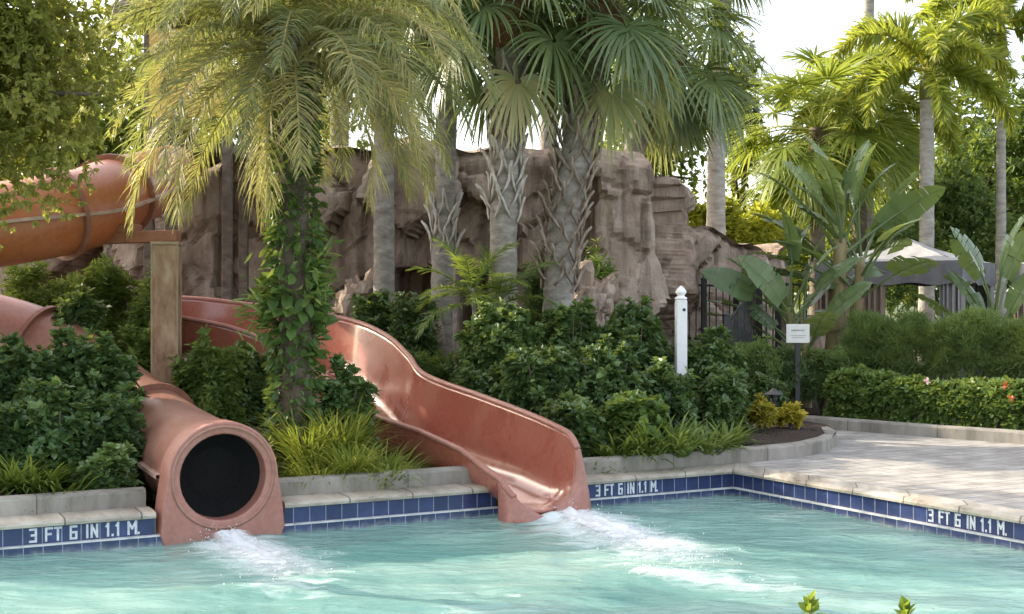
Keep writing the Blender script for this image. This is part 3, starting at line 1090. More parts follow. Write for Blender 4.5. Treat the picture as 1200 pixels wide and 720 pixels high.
def kerb(name, pts, label, wk=.16, z0=.15, z1=.43, smooth_n=8, parent=None, left=True):
    pts = [Vector((p.x, p.y, 0)) for p in pts]
    if len(pts) > 2:
        pts = catmull(pts, smooth_n)
    mb = MB()
    pr = [(0, z0), (0, z1 - .03), (.012, z1 - .008), (.035, z1), (wk - .03, z1), (wk - .005, z1 - .012), (wk, z0)]
    rings = []
    acc = 0
    for i, p in enumerate(pts):
        d = (pts[min(i + 1, len(pts) - 1)] - pts[max(i - 1, 0)]).normalized()
        n_ = Vector((-d.y, d.x, 0)) if left else Vector((d.y, -d.x, 0))
        if i:
            acc += (p - pts[i - 1]).length
        rings.append(([p + n_ * o + Vector((0, 0, z)) for o, z in pr], acc))
    for (r0, u0), (r1, u1) in zip(rings, rings[1:]):
        for k in range(len(pr) - 1):
            mb.face([r0[k], r1[k], r1[k + 1], r0[k + 1]], [(u0, k * .06), (u1, k * .06), (u1, k * .06 + .06), (u0, k * .06 + .06)])
    for r in (rings[0], rings[-1]):
        mb.face(r[0], [(r[1] + .1, .1)] * len(pr))
    base = pts[len(pts) // 2]
    mb.v = [(x - base.x, y - base.y, z) for x, y, z in mb.v]
    o = mb.build(name, M['kerb'], parent, loc=(base.x, base.y, 0))
    if label:
        tag(o, label, 'kerb', 'concrete kerbs round the planting beds')
    return o


kerb('planter_kerb', [kerb_front[0], kerb_front[1]], 'straight concrete kerb left of the tube slide mouth', left=True)
kerb('planter_kerb', [pool(TUBE_T[0] - .02, 0) + NN * (cw + .005), pool(FLUME_T[1] + .1, 0) + NN * (cw + .005)], 'straight concrete kerb between the tube slide and the open slide')
kerb('planter_kerb', island, 'curved concrete kerb right of the open slide, bending round the mulch')
hedge_line = [PX(1330, 14.7), PX(1200, 15.95), PX(1120, 16.55), PX(1040, 17.2), PX(945, 18.1), PX(860, 19.2), PX(780, 20.0)]
kerb('planter_kerb', hedge_line, 'low concrete kerb in front of the long green hedge', left=False)


def bed_h(x, y):
    """height of the mulch inside the slide-side planting bed"""
    d = (Vector((x, y, 0)) - C).dot(NN) - cw
    h = .385 + .035 * max(0, d - .3) + .05 * noise.noise(Vector((x * 1.3, y * 1.3, 0)))
    for (ax_, ay_, bx_, by_, zl) in SUNK:
        vx, vy = bx_ - ax_, by_ - ay_
        t = min(1, max(0, ((x - ax_) * vx + (y - ay_) * vy) / (vx * vx + vy * vy)))
        dd = math.hypot(x - ax_ - t * vx, y - ay_ - t * vy)
        h = min(h, zl + 1.2 * max(0, dd - .72))
    return h


SUNK = [(-2.57, 11.1, -3.6, 13.2, -.3), (.35, 12.2, -.75, 14.0, -.35), (-.75, 14.0, -1.6, 15.6, -.05)]


def poly_in(x, y, poly):
    c = False
    j = len(poly) - 1
    for i in range(len(poly)):
        if (poly[i].y > y) != (poly[j].y > y) and x < (poly[j].x - poly[i].x) * (y - poly[i].y) / (poly[j].y - poly[i].y) + poly[i].x:
            c = not c
        j = i
    return c


isl = [Vector((p.x, p.y, 0)) for p in catmull([Vector((p.x, p.y, 0)) for p in island], 6)]
# inset edge a little so the soil meets the kerb's inner face
bedpoly = [pool(LT, 0) + NN * (cw + .06)] + [pool(t, 0) + NN * (cw + .06) for t in (8, 5, 3, 1.8)] + isl + [PX(840, 20.2), PX(1000, 22.5), PX(980, 26), Vector((-12, 26, 0))]


def soil_sheet(name, poly, hfun, res=.22):
    import bmesh
    xs = [p.x for p in poly]
    ys = [p.y for p in poly]
    bm = bmesh.new()
    vs = [bm.verts.new((p.x, p.y, 0)) for p in poly]
    bm.faces.new(vs)
    bmesh.ops.triangulate(bm, faces=bm.faces[:])
    for _ in range(5):
        ed = [e for e in bm.edges if e.calc_length() > .5]
        if not ed:
            break
        bmesh.ops.subdivide_edges(bm, edges=ed, cuts=1)
        bmesh.ops.triangulate(bm, faces=bm.faces[:])
    for v in bm.verts:
        v.co.z = hfun(v.co.x, v.co.y)
    me = bpy.data.meshes.new(name)
    bm.to_mesh(me)
    bm.free()
    me.polygons.foreach_set('use_smooth', np.ones(len(me.polygons), dtype=bool))
    return tag(link(name, me, M['soil']), kind='structure')


soil_sheet('planting_bed', bedpoly, bed_h)
hl = catmull([Vector((p.x, p.y, 0)) for p in hedge_line], 5)


def hedge_h(x, y):
    return .37 + .04 * noise.noise(Vector((x * 1.5, y * 1.5, 4)))


soil_sheet('hedge_bed', [p + Vector((.02, .05, 0)) for p in hl] + [PX(900, 22), PX(1300, 22)], hedge_h)

# ------------------------------------------------------------------ rock wall
def rock_sheet(name, plan, top, label, seed, cave=None, du=.085, dv=.075, depth=.55, zb=-.1, ztop_thick=1.6):
    plan = catmull([Vector((p.x, p.y, 0)) for p in plan], 24)
    # resample by length
    L_ = [0]
    for a_, b_ in zip(plan, plan[1:]):
        L_.append(L_[-1] + (b_ - a_).length)
    nu = int(L_[-1] / du)
    hmax = max(top)
    nv = int((hmax - zb) / dv)
    V, idx = [], 0
    us = np.linspace(0, L_[-1], nu)
    k = 0
    cols = []
    for u in us:
        while k < len(L_) - 2 and L_[k + 1] < u:
            k += 1
        f = (u - L_[k]) / max(1e-6, L_[k + 1] - L_[k])
        p = plan[k].lerp(plan[k + 1], f)
        d = (plan[k + 1] - plan[k]).normalized()
        n_ = Vector((d.y, -d.x, 0))
        tp = float(np.interp(u / L_[-1], np.linspace(0, 1, len(top)), top))
        tp += .16 * noise.noise(Vector((u * 1.3, seed, 0))) + .10 * noise.cell(Vector((u * 1.1, seed, 5)))
        cols.append((p, n_, u, tp))
    nback = 6
    for p, n_, u, tp in cols:
        for j in range(nv + 1):
            z = zb + (tp - zb) * j / nv
            q = Vector((u * .62 + seed, z * .62, seed))
            q = q + Vector((.10 * noise.noise(q * 1.7), .12 * noise.noise(q * 1.9 + Vector((3, 0, 0))), 0))
            dist, pts = noise.voronoi(Vector((q.x * 1.25, q.y * 1.0, q.z)))
            cellv = noise.cell(pts[0] * 7.7)
            edge = min(1, (dist[1] - dist[0]) / .10)
            o = depth * (cellv - .35) * 1.0
            o -= (1 - edge) ** 2 * .10
            q2 = Vector((u * 1.7, z * 1.5, seed + 3))
            d2, p2 = noise.voronoi(q2)
            o += .10 * (noise.cell(p2[0] * 5.1) - .5) - (1 - min(1, (d2[1] - d2[0]) / .12)) ** 2 * .04
            o += .10 * noise.fractal(Vector((u * .9, z * .8, seed)), 1.0, 2.0, 5)
            st = noise.noise(Vector((u * .5, z * 3.4, seed + 8)))
            o += .07 * st
            o -= .12 * (z / hmax) ** 2 * 2
            if cave:
                for (ua, ub, za, zc) in cave:
                    iu = min(1, max(0, min(u - ua, ub - u) / .12))
                    iz = min(1, max(0, min(z - za, zc + .12 * noise.noise(Vector((u * 2, 0, 1))) - z) / .1))
                    o -= 2.3 * iu * iz
            # sink a touch of lean near the crest so the top is rounded
            o -= .25 * max(0, (j / nv - .93) / .07) ** 2
            w_ = p + n_ * o
            V.append((w_.x, w_.y, z))
        for j in range(1, nback + 1):
            w_ = p - n_ * (.3 + ztop_thick * j / nback)
            zz = tp - .2 * j / nback + .15 * noise.noise(Vector((u * 1.5, j * .6, seed)))
            if j == nback:
                zz = zb
            V.append((w_.x, w_.y, zz))
    rowsn = nv + 1 + nback
    Fa = []
    for i in range(len(cols) - 1):
        for j in range(rowsn - 1):
            a_ = i * rowsn + j
            Fa.append((a_, a_ + rowsn, a_ + rowsn + 1, a_ + 1))
    base = cols[len(cols) // 2][0]
    V = [(x - base.x, y - base.y, z) for x, y, z in V]
    o = link(name, mesh_np(name, V, Fa), M['rock'], loc=(base.x, base.y, 0))
    return tag(o, label, 'rock wall')


# crest heights left -> right
rock_sheet('rock_wall', [PX(-160, 22.0), PX(60, 21.6), PX(240, 21.0), PX(420, 20.6), PX(560, 20.3), PX(680, 20.3), PX(735, 20.4), PX(778, 20.5), PX(800, 21.1), PX(806, 22.6)],
           [3.2, 3.4, 3.9, 4.2, 4.45, 4.75, 4.72, 4.6, 4.45, 4.2, 4.1],
           'tall craggy brown rock wall behind the sabal palms, with a dark cave mouth', 1.7,
           cave=[(9.15, 10.05, -.2, 2.62), (10.3, 11.0, 1.2, 2.62)])
rock_sheet('rock_wall', [PX(735, 22.3), PX(830, 22.5), PX(900, 22.9), PX(960, 24.0)], [3.6, 3.45, 3.3, 3.1, 3.0],
           'lower stepped-down end of the rock wall behind the black fence', 6.3, ztop_thick=1.0)


def boulder(loc, s, seed, label):
    import bmesh
    bm = bmesh.new()
    bmesh.ops.create_icosphere(bm, subdivisions=4, radius=1)
    for v in bm.verts:
        d = v.co.normalized()
        dist, pts = noise.voronoi(d * 1.5 + Vector((seed, 0, 0)))
        r = .8 + .35 * (noise.cell(pts[0] * 9) - .5) + .12 * noise.fractal(d * 2 + Vector((seed, 1, 0)), 1, 2, 4)
        v.co = Vector((d.x * s[0], d.y * s[1], d.z * s[2])) * r
    me = bpy.data.meshes.new('boulder')
    bm.to_mesh(me)
    bm.free()
    tag(link('boulder', me, M['rock'], loc=loc), label, 'boulder', 'boulders at the foot of the rock wall')


boulder(P(690, 350, 18.6), (.5, .4, .55), 2.2, 'pointed brown boulder beside the leaning sabal palm trunk')
boulder(P(492, 385, 18.2), (.42, .4, .6), 5.1, 'grey upright boulder left of the cave mouth')
boulder(P(425, 350, 19.2), (.5, .4, .6), 8.3, 'dark rounded boulder behind the bend of the open slide')

# ------------------------------------------------------------------ water slides
# --- closed tube slide
TR = .43
path = [Vector((-2.50, 11.12, .535)), Vector((-3.03, 12.15, .56)), Vector((-3.66, 13.3, .66)), Vector((-4.55, 14.3, 1.05)), Vector((-5.45, 14.75, 1.52)), Vector((-6.5, 14.75, 1.8)),
        Vector((-7.7, 14.2, 2.02)), Vector((-8.4, 13.2, 2.2)), Vector((-8.2, 12.3, 2.38)), Vector((-7.1, 12.25, 2.52)), Vector((-6.4, 13.3, 2.70)), Vector((-5.75, 13.7, 2.84)), Vector((-5.12, 13.92, 2.97)), Vector((-4.82, 14.35, 3.09)), Vector((-4.72, 15.1, 3.28)), Vector((-4.84, 16.2, 3.46)), Vector((-5.0, 17.8, 3.7)), Vector((-5.2, 19.6, 3.98))]
cen = catmull(path, 12)
tube = empty('tube_slide', (-2.50, 11.12, 0), 'closed terracotta tube slide with round black mouth, looping up on the left', 'water slide')
TO = Vector((-2.50, 11.12, 0))
split = 12 * 8


def frames(cen):
    out = []
    for i, p in enumerate(cen):
        t = (cen[min(i + 1, len(cen) - 1)] - cen[max(i - 1, 0)]).normalized()
        s = t.cross(Vector((0, 0, 1))).normalized()
        out.append((p, t, s, s.cross(t)))
    return out


fr = frames(cen)


def tube_part(i0, i1, name, mat, r_out, r_in=None, seg=40):
    mb = MB()
    base = 0
    for p, t, s, u in fr[i0:i1 + 1]:
        for k in range(seg):
            th = 2 * math.pi * k / seg
            mb.v.append(tuple(p - TO + (s * math.cos(th) + u * math.sin(th)) * r_out))
    n_ = i1 - i0 + 1
    for i in range(n_ - 1):
        for k in range(seg):
            k2 = (k + 1) % seg
            mb.f.append([i * seg + k, i * seg + k2, (i + 1) * seg + k2, (i + 1) * seg + k])
            mb.uv.append([(0, 0)] * 4)
    o = mb.build(name, mat, tube, smooth=True)
    md = o.modifiers.new('thick', 'SOLIDIFY')
    md.thickness = .025
    md.offset = -1
    return o


tube_part(0, split, 'lower_tube', M['tube'], TR)
tube_part(split, len(cen) - 1, 'upper_tube', M['tube_high'], TR)


def ring(i, name, r0, r1, wdt, mat):
    p, t, s, u = fr[i]
    mb = MB()
    seg = 40
    prof = [(r0, -wdt / 2), (r1, -wdt / 2), (r1, wdt / 2), (r0, wdt / 2)]
    for k in range(seg):
        th = 2 * math.pi * k / seg
        rad = s * math.cos(th) + u * math.sin(th)
        for r, z in prof:
            mb.v.append(tuple(p - TO + rad * r + t * z))
    for k in range(seg):
        k2 = (k + 1) % seg
        for j in range(4):
            j2 = (j + 1) % 4
            mb.f.append([k * 4 + j, k * 4 + j2, k2 * 4 + j2, k2 * 4 + j])
            mb.uv.append([(0, 0)] * 4)
    return mb.build(name, mat, tube)


for i in (26, 12 * 4, 12 * 6, 12 * 8, 12 * 10, 12 * 12 + 5, 12 * 14):
    ring(i, 'joint_flange', TR - .01, TR + .085, .05, M['flange'])


def seam(i0, i1, side):
    mb = MB()
    prev = None
    for p, t, s, u in fr[i0:i1 + 1]:
        q = [p - TO + s * side * (TR + .0) + u * .018 - u * .02, p - TO + s * side * (TR + .075) + u * .018 - u * .02, p - TO + s * side * (TR + .075) - u * .038, p - TO + s * side * TR - u * .038]
        if prev:
            for k in range(4):
                k2 = (k + 1) % 4
                mb.face([prev[k], prev[k2], q[k2], q[k]])
        prev = q
    mb.build('seam_flange', M['seam'], tube)


for sdv in (1, -1):
    seam(4, split, sdv)
    seam(split + 1, len(cen) - 1, sdv)

# exit portal: arch flange on two flared legs
p0, t0, s0, u0 = fr[0]
fwd = -Vector((t0.x, t0.y, 0)).normalized()
lat = Vector((-fwd.y, fwd.x, 0))
zax = Vector((0, 0, 1))


def portal(parent, origin, fwd, lat, r_in, arch_r, half_base, zc, zbot, dep, mat, name, split_z=.02):
    seg = 36
    inn, outp = [], []
    for k in range(seg):
        th = 2 * math.pi * k / seg
        c, s = math.cos(th), math.sin(th)
        inn.append((r_in * c, zc + r_in * s))
        if s >= 0:
            outp.append((arch_r * c, zc + arch_r * s))
        else:
            # legs: sides flare to the base, bottom edge flat
            k_ = -s
            x = (arch_r + (half_base - arch_r) * min(1, k_ * 1.25)) * (1 if c >= 0 else -1)
            f_ = min(1.0, abs(c) / abs(s) if abs(s) > 1e-6 else 9)
            z = zc - (zc - zbot) * min(1, k_ / max(abs(c), .0001) * .85) if abs(c) > .0001 else zbot
            if z <= zbot + 1e-4:
                x = half_base * max(-1, min(1, c / .76))
                z = zbot
            outp.append((x, z))
    mb = MB()
    prof = [(-.04, 0.0), (0, 1.0)]
    lay = []
    # front inner, front outer, back outer, back inner
    for pts, off in ((inn, -.02), (outp, 0), (outp, -dep), (inn, -dep)):
        lay.append([origin + lat * x + zax * z + fwd * off for x, z in pts])
    for k in range(seg):
        k2 = (k + 1) % seg
        for a_, b_ in ((0, 1), (1, 2), (2, 3), (3, 0)):
            mb.face([lay[a_][k], lay[a_][k2], lay[b_][k2], lay[b_][k]])
    o = mb.build(name, mat, parent)
    o.modifiers.new('w', 'WELD').merge_threshold = .0008
    bv = o.modifiers.new('b', 'BEVEL')
    bv.width = .018
    bv.segments = 3
    bv.limit_method = 'ANGLE'
    bv.angle_limit = math.radians(40)
    o.data.polygons.foreach_set('use_smooth', np.ones(len(o.data.polygons), dtype=bool))
    o.modifiers.new('n', 'WEIGHTED_NORMAL')
    return o


portal(tube, Vector((0, 0, 0)), fwd, lat, .375, .485, .56, .535, -.12, .34, M['flume_skirt'], 'exit_frame')
# black disc added just inside the mouth, filling it with plain black
mb = MB()
seg = 40
ctrp = Vector((0, 0, .535)) - fwd * .20
ringp = [ctrp + lat * .378 * math.cos(2 * math.pi * k / seg) + zax * .378 * math.sin(2 * math.pi * k / seg) for k in range(seg)]
mid = [ctrp - fwd * .12 + (q - ctrp) * .6 for q in ringp]
for k in range(seg):
    k2 = (k + 1) % seg
    mb.face([ringp[k], ringp[k2], mid[k2], mid[k]])
mb.face(mid)
mb.build('mouth_black_disc', M['mouth_black'], tube, smooth=True)

# --- support column and beam for the raised tube
cx = PX(195, 14.35)
colm = empty('support_column', (cx.x, cx.y, .3), 'square tan stone-textured column holding up the raised tube slide', 'column')
mb = MB()
mb.box((0, 0, 1.17), (.285, .285, 2.44), rz=.12)
mb.build('shaft', M['column'], colm, bevel=.018)
mb = MB()
mb.box((0, 0, 2.405), (.305, .305, .035), rz=.12)
for sx in (-1, 1):
    for sy in (-1, 1):
        mb.box((Vector((sx * .138, sy * .138, 1.17)).x * math.cos(.12) - sy * .138 * math.sin(.12), sx * .138 * math.sin(.12) + sy * .138 * math.cos(.12), 1.19), (.022, .022, 2.40), rz=.12)
mb.build('corner_lit_trim', M['column_lit_trim'], colm, bevel=.004)  # cap plus corner strips, with the lit edge painted in as a paler tone
mb = MB()
q0 = Vector((.14, -.02, 2.49))
q1 = Vector((-.75, .12, 2.47))
dx = (q1 - q0).normalized()
mb.box((q0 + q1) / 2, ((q1 - q0).length, .16, .13), axes=(dx, Vector((-dx.y, dx.x, 0)).normalized(), Vector((0, 0, 1))))
mb.box(q0.lerp(q1, .72) + Vector((0, 0, .10)), (.34, .22, .09), axes=(dx, Vector((-dx.y, dx.x, 0)).normalized(), Vector((0, 0, 1))))
mb.build('beam', M['rust_beam'], colm, bevel=.01)

# --- open flume slide: right-hand rim points measured, section swept along
rim = [P(30, 366, 18.7), P(120, 353, 18.4), P(210, 349, 18.2), P(300, 358, 17.9), P(365, 367, 17.5), P(415, 377, 17.0), P(452, 394, 16.2), P(476, 416, 15.5), P(497, 440, 14.9), P(566, 466, 13.85), P(618, 486, 13.1), P(651, 501, 12.62), P(666, 510, 12.44), P(675, 526, 12.33)]
hr_ = [.75, .75, .78, .82, .9, .95, .98, .95, .88, .80, .74, .72, .67, .56]
hl_ = [.55, .55, .55, .55, .52, .5, .5, .5, .5, .48, .42, .34, .24, .15]
rimc = catmull(rim, 10)
hrc = np.interp(np.linspace(0, 1, len(rimc)), np.linspace(0, 1, len(rim)), hr_)
hlc = np.interp(np.linspace(0, 1, len(rimc)), np.linspace(0, 1, len(rim)), hl_)
FR = .345
flo = Vector((rim[-1].x, rim[-1].y, 0))
flume = empty('open_slide', flo, 'open red fibreglass slide curving down between the shrubs into the pool', 'water slide')


def usec(hl, hr, n=34):
    """(lateral, height) points left rim -> floor -> right rim"""
    pts = []
    raw = []
    steps = 90
    rr = FR
    def side(h, sg):
        out = []
        for i in range(60):
            th = math.pi / 2 * i / 59
            x, z = rr * math.sin(th), rr * .8 * (1 - math.cos(th))
            if z > h:
                break
            out.append((sg * x, z))
        if h > rr * .8:
            out.append((sg * (rr + .03 * (h - rr * .8) / .3), h))
        return out
    l = side(hl, -1)[::-1]
    r = side(hr, 1)
    raw = l + r[1:]
    acc = [0]
    for a_, b_ in zip(raw, raw[1:]):
        acc.append(acc[-1] + math.hypot(b_[0] - a_[0], b_[1] - a_[1]))
    for q in np.linspace(0, acc[-1], n):
        pts.append((float(np.interp(q, acc, [p[0] for p in raw])), float(np.interp(q, acc, [p[1] for p in raw]))))
    return pts


mb = MB()
rimL, rimR, secs = [], [], []
n_ = 34
lipmb = MB()
for i, p in enumerate(rimc):
    d = (rimc[min(i + 1, len(rimc) - 1)] - rimc[max(i - 1, 0)])
    d = Vector((d.x, d.y, 0)).normalized()
    r = Vector((-d.y, d.x, 0))
    sec = usec(hlc[i], hrc[i], n_)
    xr = sec[-1][0]
    o = Vector((p.x, p.y, p.z - hrc[i])) - r * xr
    pts = [o + r * x + Vector((0, 0, z)) - flo for x, z in sec]
    secs.append((pts, d, r, o))
    mb.v += [tuple(q) for q in pts]
for i in range(len(rimc) - 1):
    for k in range(n_ - 1):
        mb.f.append([i * n_ + k, i * n_ + k + 1, (i + 1) * n_ + k + 1, (i + 1) * n_ + k])
        mb.uv.append([(0, 0)] * 4)
fo = mb.build('chute', M['flume'], flume, smooth=True)
md = fo.modifiers.new('thick', 'SOLIDIFY')
md.thickness = .03
md.offset = 1
# rolled rims
for sg, idx in ((-1, 0), (1, -1)):
    lm = MB()
    lm.tube([s_[0][idx] + s_[2] * sg * .02 for s_ in secs], .032, 10)
    lm.build('rim', M['flume_skirt'], flume, smooth=True)
# outer skirts of the exit, spreading down to the pool edge
for sg, idx in ((-1, 0), (1, -1)):
    sk = MB()
    rings = []
    i0 = len(secs) - 16
    for i in range(i0, len(secs)):
        pts, d, r, o = secs[i]
        f_ = (i - i0) / (len(secs) - 1 - i0)
        top_ = pts[idx]
        foot = o - flo + r * sg * ((.34 + .05 * f_) if sg < 0 else (.38 + .14 * f_ ** 2)) + Vector((0, 0, -o.z - .1))
        col = []
        for q in np.linspace(0, 1, 8):
            bow = math.sin(q * math.pi * .5)
            x = top_ + (foot - top_) * q
            lt = top_.lerp(foot, bow)
            col.append(Vector((lt.x, lt.y, x.z)) + r * sg * .02)
        rings.append(col)
    # rolled front edge, then the wide flat flange back to the chute mouth
    pts, d, r, o = secs[-1]
    last = rings[-1]
    zs_ = [p_.z for p_ in (pts[n_ // 2:] if sg > 0 else pts[:n_ // 2 + 1][::-1])]
    xs_ = [(p_ - (o - flo)).dot(r) * sg for p_ in (pts[n_ // 2:] if sg > 0 else pts[:n_ // 2 + 1][::-1])]
    if sg < 0:
        for st, (fw, inw) in enumerate(((.05, .05), (.09, .14), (.11, .25), (.11, .36))):
            col = []
            for q, c0 in enumerate(last):
                p_ = c0 + d * fw + r * inw
                zt = max(.015, last[0].z * (1 - .27 * (st + 1)))
                col.append(Vector((p_.x, p_.y, zt + (-.1 - zt) * q / 7)))
            rings.append(col)
    for fw, mixf in () if sg < 0 else ((.03, 0.0), (.055, .12), (.06, .5), (.03, .85), (-.01, 1.0)):
        col = []
        for c0 in last:
            lat_o = (c0 - (o - flo)).dot(r) * sg
            lat_i = float(np.interp(c0.z, zs_, xs_)) if c0.z > zs_[0] else .12
            col.append(c0 + r * sg * (lat_i - lat_o) * mixf + d * fw)
        rings.append(col)
    for a_, b_ in zip(rings, rings[1:]):
        for k in range(7):
            sk.face([a_[k], b_[k], b_[k + 1], a_[k + 1]])
    so_ = sk.build('exit_skirt', M['flume_skirt'], flume, smooth=True)
    so_.modifiers.new('w', 'WELD').merge_threshold = .001
    md = so_.modifiers.new('thick', 'SOLIDIFY')
    md.thickness = .02
# lip below the chute mouth
lp = MB()
pts, d, r, o = secs[-1]
b_ = o - flo
for x0, x1, zz in ((-.38, .0, .03), (.0, .38, .03)):
    lp.face([b_ + r * x0 + d * .10 + Vector((0, 0, -o.z + .02)), b_ + r * x1 + d * .10 + Vector((0, 0, -o.z + .02)), b_ + r * x1 + d * .10 + Vector((0, 0, -o.z - .1)), b_ + r * x0 + d * .10 + Vector((0, 0, -o.z - .1))])
    lp.face([b_ + r * x0 - d * .08 + Vector((0, 0, -o.z + .05)), b_ + r * x1 - d * .08 + Vector((0, 0, -o.z + .05)), b_ + r * x1 + d * .10 + Vector((0, 0, -o.z + .02)), b_ + r * x0 + d * .10 + Vector((0, 0, -o.z + .02))])
lp.build('exit_lip', M['flume_skirt'], flume)
print('flume floor z at exit', secs[-1][3].z, 'mid', secs[len(secs) // 2][3].z)


# --- white water
def foam_obj(start, d, ln, w0, w1, h0, h1, seed, z0, dens=1.0, nu=110, nv=44):
    d = Vector((d[0], d[1], 0)).normalized()
    r = Vector((-d.y, d.x, 0))
    V, dn = [], []
    for i in range(nu):
        u = i / (nu - 1)
        for j in range(nv):
            v = j / (nv - 1) * 2 - 1
            wd = w0 + (w1 - w0) * u ** .9
            p = Vector((start[0], start[1], 0)) + d * (ln * u) + r * (v * wd)
            hump = (1 - v * v) ** .8
            base = z0 * max(0, 1 - u / .13) ** 1.5
            a_ = (u * ln, v * wd)
            h = base + (h0 + (h1 - h0) * u) * hump * (.55 + .9 * abs(noise.fractal(Vector((a_[0] * 1.6 + seed, a_[1] * 6, seed)), 1.0, 2, 5))) + .01
            p.z = h + .02 * hump * noise.noise(Vector((a_[0] * 4, a_[1] * 16, seed)))
            V.append(tuple(p))
            e = dens * (1.0 - .85 * abs(v) ** 1.6) * (1 - u ** 1.7) ** .8
            dn.append(e * .78 - .12)
    ii, jj = np.meshgrid(np.arange(nu - 1), np.arange(nv - 1), indexing='ij')
    b0 = (ii * nv + jj).ravel()
    Fa = np.stack([b0, b0 + 1, b0 + nv + 1, b0 + nv], 1)
    o = link('water_foam', mesh_np('water_foam', V, Fa, dn, True, 'dens', 'POINT'), M['foam'])
    tag(o, kind='stuff')


foam_obj((-2.42, 10.98), (.50, -.86), 2.3, .19, .62, .055, .025, 3.0, .06, .95)
foam_obj((.50, 12.44), (.36, -.93), 3.2, .20, .78, .07, .03, 8.0, .05, 1.02)
foam_obj((.95, 9.75), (.75, -.55), 1.2, .2, .35, .05, .03, 14.0, .0, .62)


def drops(name, starts):
    mb_v, mb_f = [], []
    for (x0, y0), d, ln, w_, h, n in starts:
        d = Vector((d[0], d[1], 0)).normalized()
        r = Vector((-d.y, d.x, 0))
        for _ in range(n):
            u = random.random() ** 1.4
            p = Vector((x0, y0, 0)) + d * ln * u + r * random.gauss(0, w_ * (.35 + .6 * u))
            p.z = .02 + abs(random.gauss(0, h)) * (1 - .6 * u)
            s = random.uniform(.003, .007)
            b = len(mb_v)
            for q in ((s, 0, 0), (-s, 0, 0), (0, s, 0), (0, -s, 0), (0, 0, s * 1.2), (0, 0, -s * 1.2)):
                mb_v.append((p.x + q[0], p.y + q[1], p.z + q[2]))
            for f_ in ((0, 2, 4), (2, 1, 4), (1, 3, 4), (3, 0, 4), (2, 0, 5), (1, 2, 5), (3, 1, 5), (0, 3, 5)):
                mb_f.append([b + k for k in f_])
    o = link(name, mesh_np(name, mb_v, mb_f, np.ones(len(mb_v)), True, 'dens', 'POINT'), M['foam'])
    tag(o, kind='stuff')


drops('water_spray', [((-2.56, 11.1), (.5, -.86), 2.0, .26, .05, 260), ((.45, 12.4), (.36, -.93), 2.8, .30, .07, 420), ((.95, 9.75), (.75, -.55), 1.2, .2, .03, 60)])

# ------------------------------------------------------------------ slide tower behind the fronds
tw = empty('slide_tower', PX(232, 20.3, .2), 'slide tower with yellow side panels under a brown roof, behind palm fronds', 'slide tower')
mb = MB()
for sx in (-.6, .6):
    for sy in (-.6, .6):
        mb.box((sx, sy, 3.25), (.14, .14, 6.5))
mb.build('post', M['trunk_brown'], tw, bevel=.01)
mb = MB()
mb.box((0, 0, 4.2), (1.3, 1.3, .14))
mb.build('platform', M['dark_wood'], tw, bevel=.01)
mb = MB()
mb.box((0, -.66, 5.35), (1.15, .05, 1.35))
mb.box((-.66, 0, 5.2), (.05, 1.1, 1.6))
mb.build('side_panel', M['yellow_panel'], tw, bevel=.008)
mb = MB()
for a_, b_ in (((-1.05, -1.05), (1.05, -1.05)), ((1.05, -1.05), (1.05, 1.05)), ((1.05, 1.05), (-1.05, 1.05)), ((-1.05, 1.05), (-1.05, -1.05))):
    mb.face([(a_[0], a_[1], 6.3), (b_[0], b_[1], 6.3), (0, 0, 7.2)])
    mb.face([(a_[0], a_[1], 6.18), (b_[0], b_[1], 6.18), (b_[0], b_[1], 6.3), (a_[0], a_[1], 6.3)])
mb.face([(-1.05, -1.05, 6.18), (1.05, -1.05, 6.18), (1.05, 1.05, 6.18), (-1.05, 1.05, 6.18)])
mb.build('roof', M['roof_brown'], tw)
# ================================================================== vegetation
def Z(px, py, Y):
    return P(px, py, Y).z


def plant(name, loc, label, cat, group, mesh, mat, stems=None, rz=None, stem_mat='bark'):
    o = empty(name, loc, label, cat, group, random.uniform(0, 6.28) if rz is None else rz)
    link('foliage', mesh, M[mat] if mat else None, o)
    if stems:
        stems.build('stem', M[stem_mat], o)
    return o


def copy_plant(src, loc, label, rz=None, sc=1.0):
    o = src.copy()
    COL.objects.link(o)
    o.location = loc
    o.rotation_euler = (0, 0, random.uniform(0, 6.28) if rz is None else rz)
    o.scale = (sc, sc, sc)
    o['label'] = label
    for ch in list(src.children):
        c = ch.copy()
        COL.objects.link(c)
        c.parent = o
        for gch in list(ch.children):
            q = gch.copy()
            COL.objects.link(q)
            q.parent = c
    return o


def ground_at(x, y):
    return bed_h(x, y)


def gp(px, Y):
    x = (px - 600) / F * Y
    return Vector((x, Y, ground_at(x, Y) - .02))


# ---- glossy dark shrubs: (px, Y, top py, half width px, label)
def dark_shrub(px, Y, top, hw, label, group, mat='dark_leaf', size=.082, tmpl=BROAD, dens=1.0, k=7, seed=None, cat='shrub', name='leafy_shrub', low=-.55):
    loc = gp(px, Y)
    h = max(.25, Z(px, top, Y) - loc.z)
    rx = hw / F * Y
    rz_ = h / 1.62
    area = 4 * math.pi * rx * rz_
    nw = int(240 * area * dens * (.105 / size) ** 1.4) + 60
    me = shrub_mesh(rx, rx * .85, rz_, nw, k, size, tmpl, seed or random.random() * 50, low=low)
    return plant(name, loc, label, cat, group, me, mat, stems_mb(h * .8, 7, rx * .7))


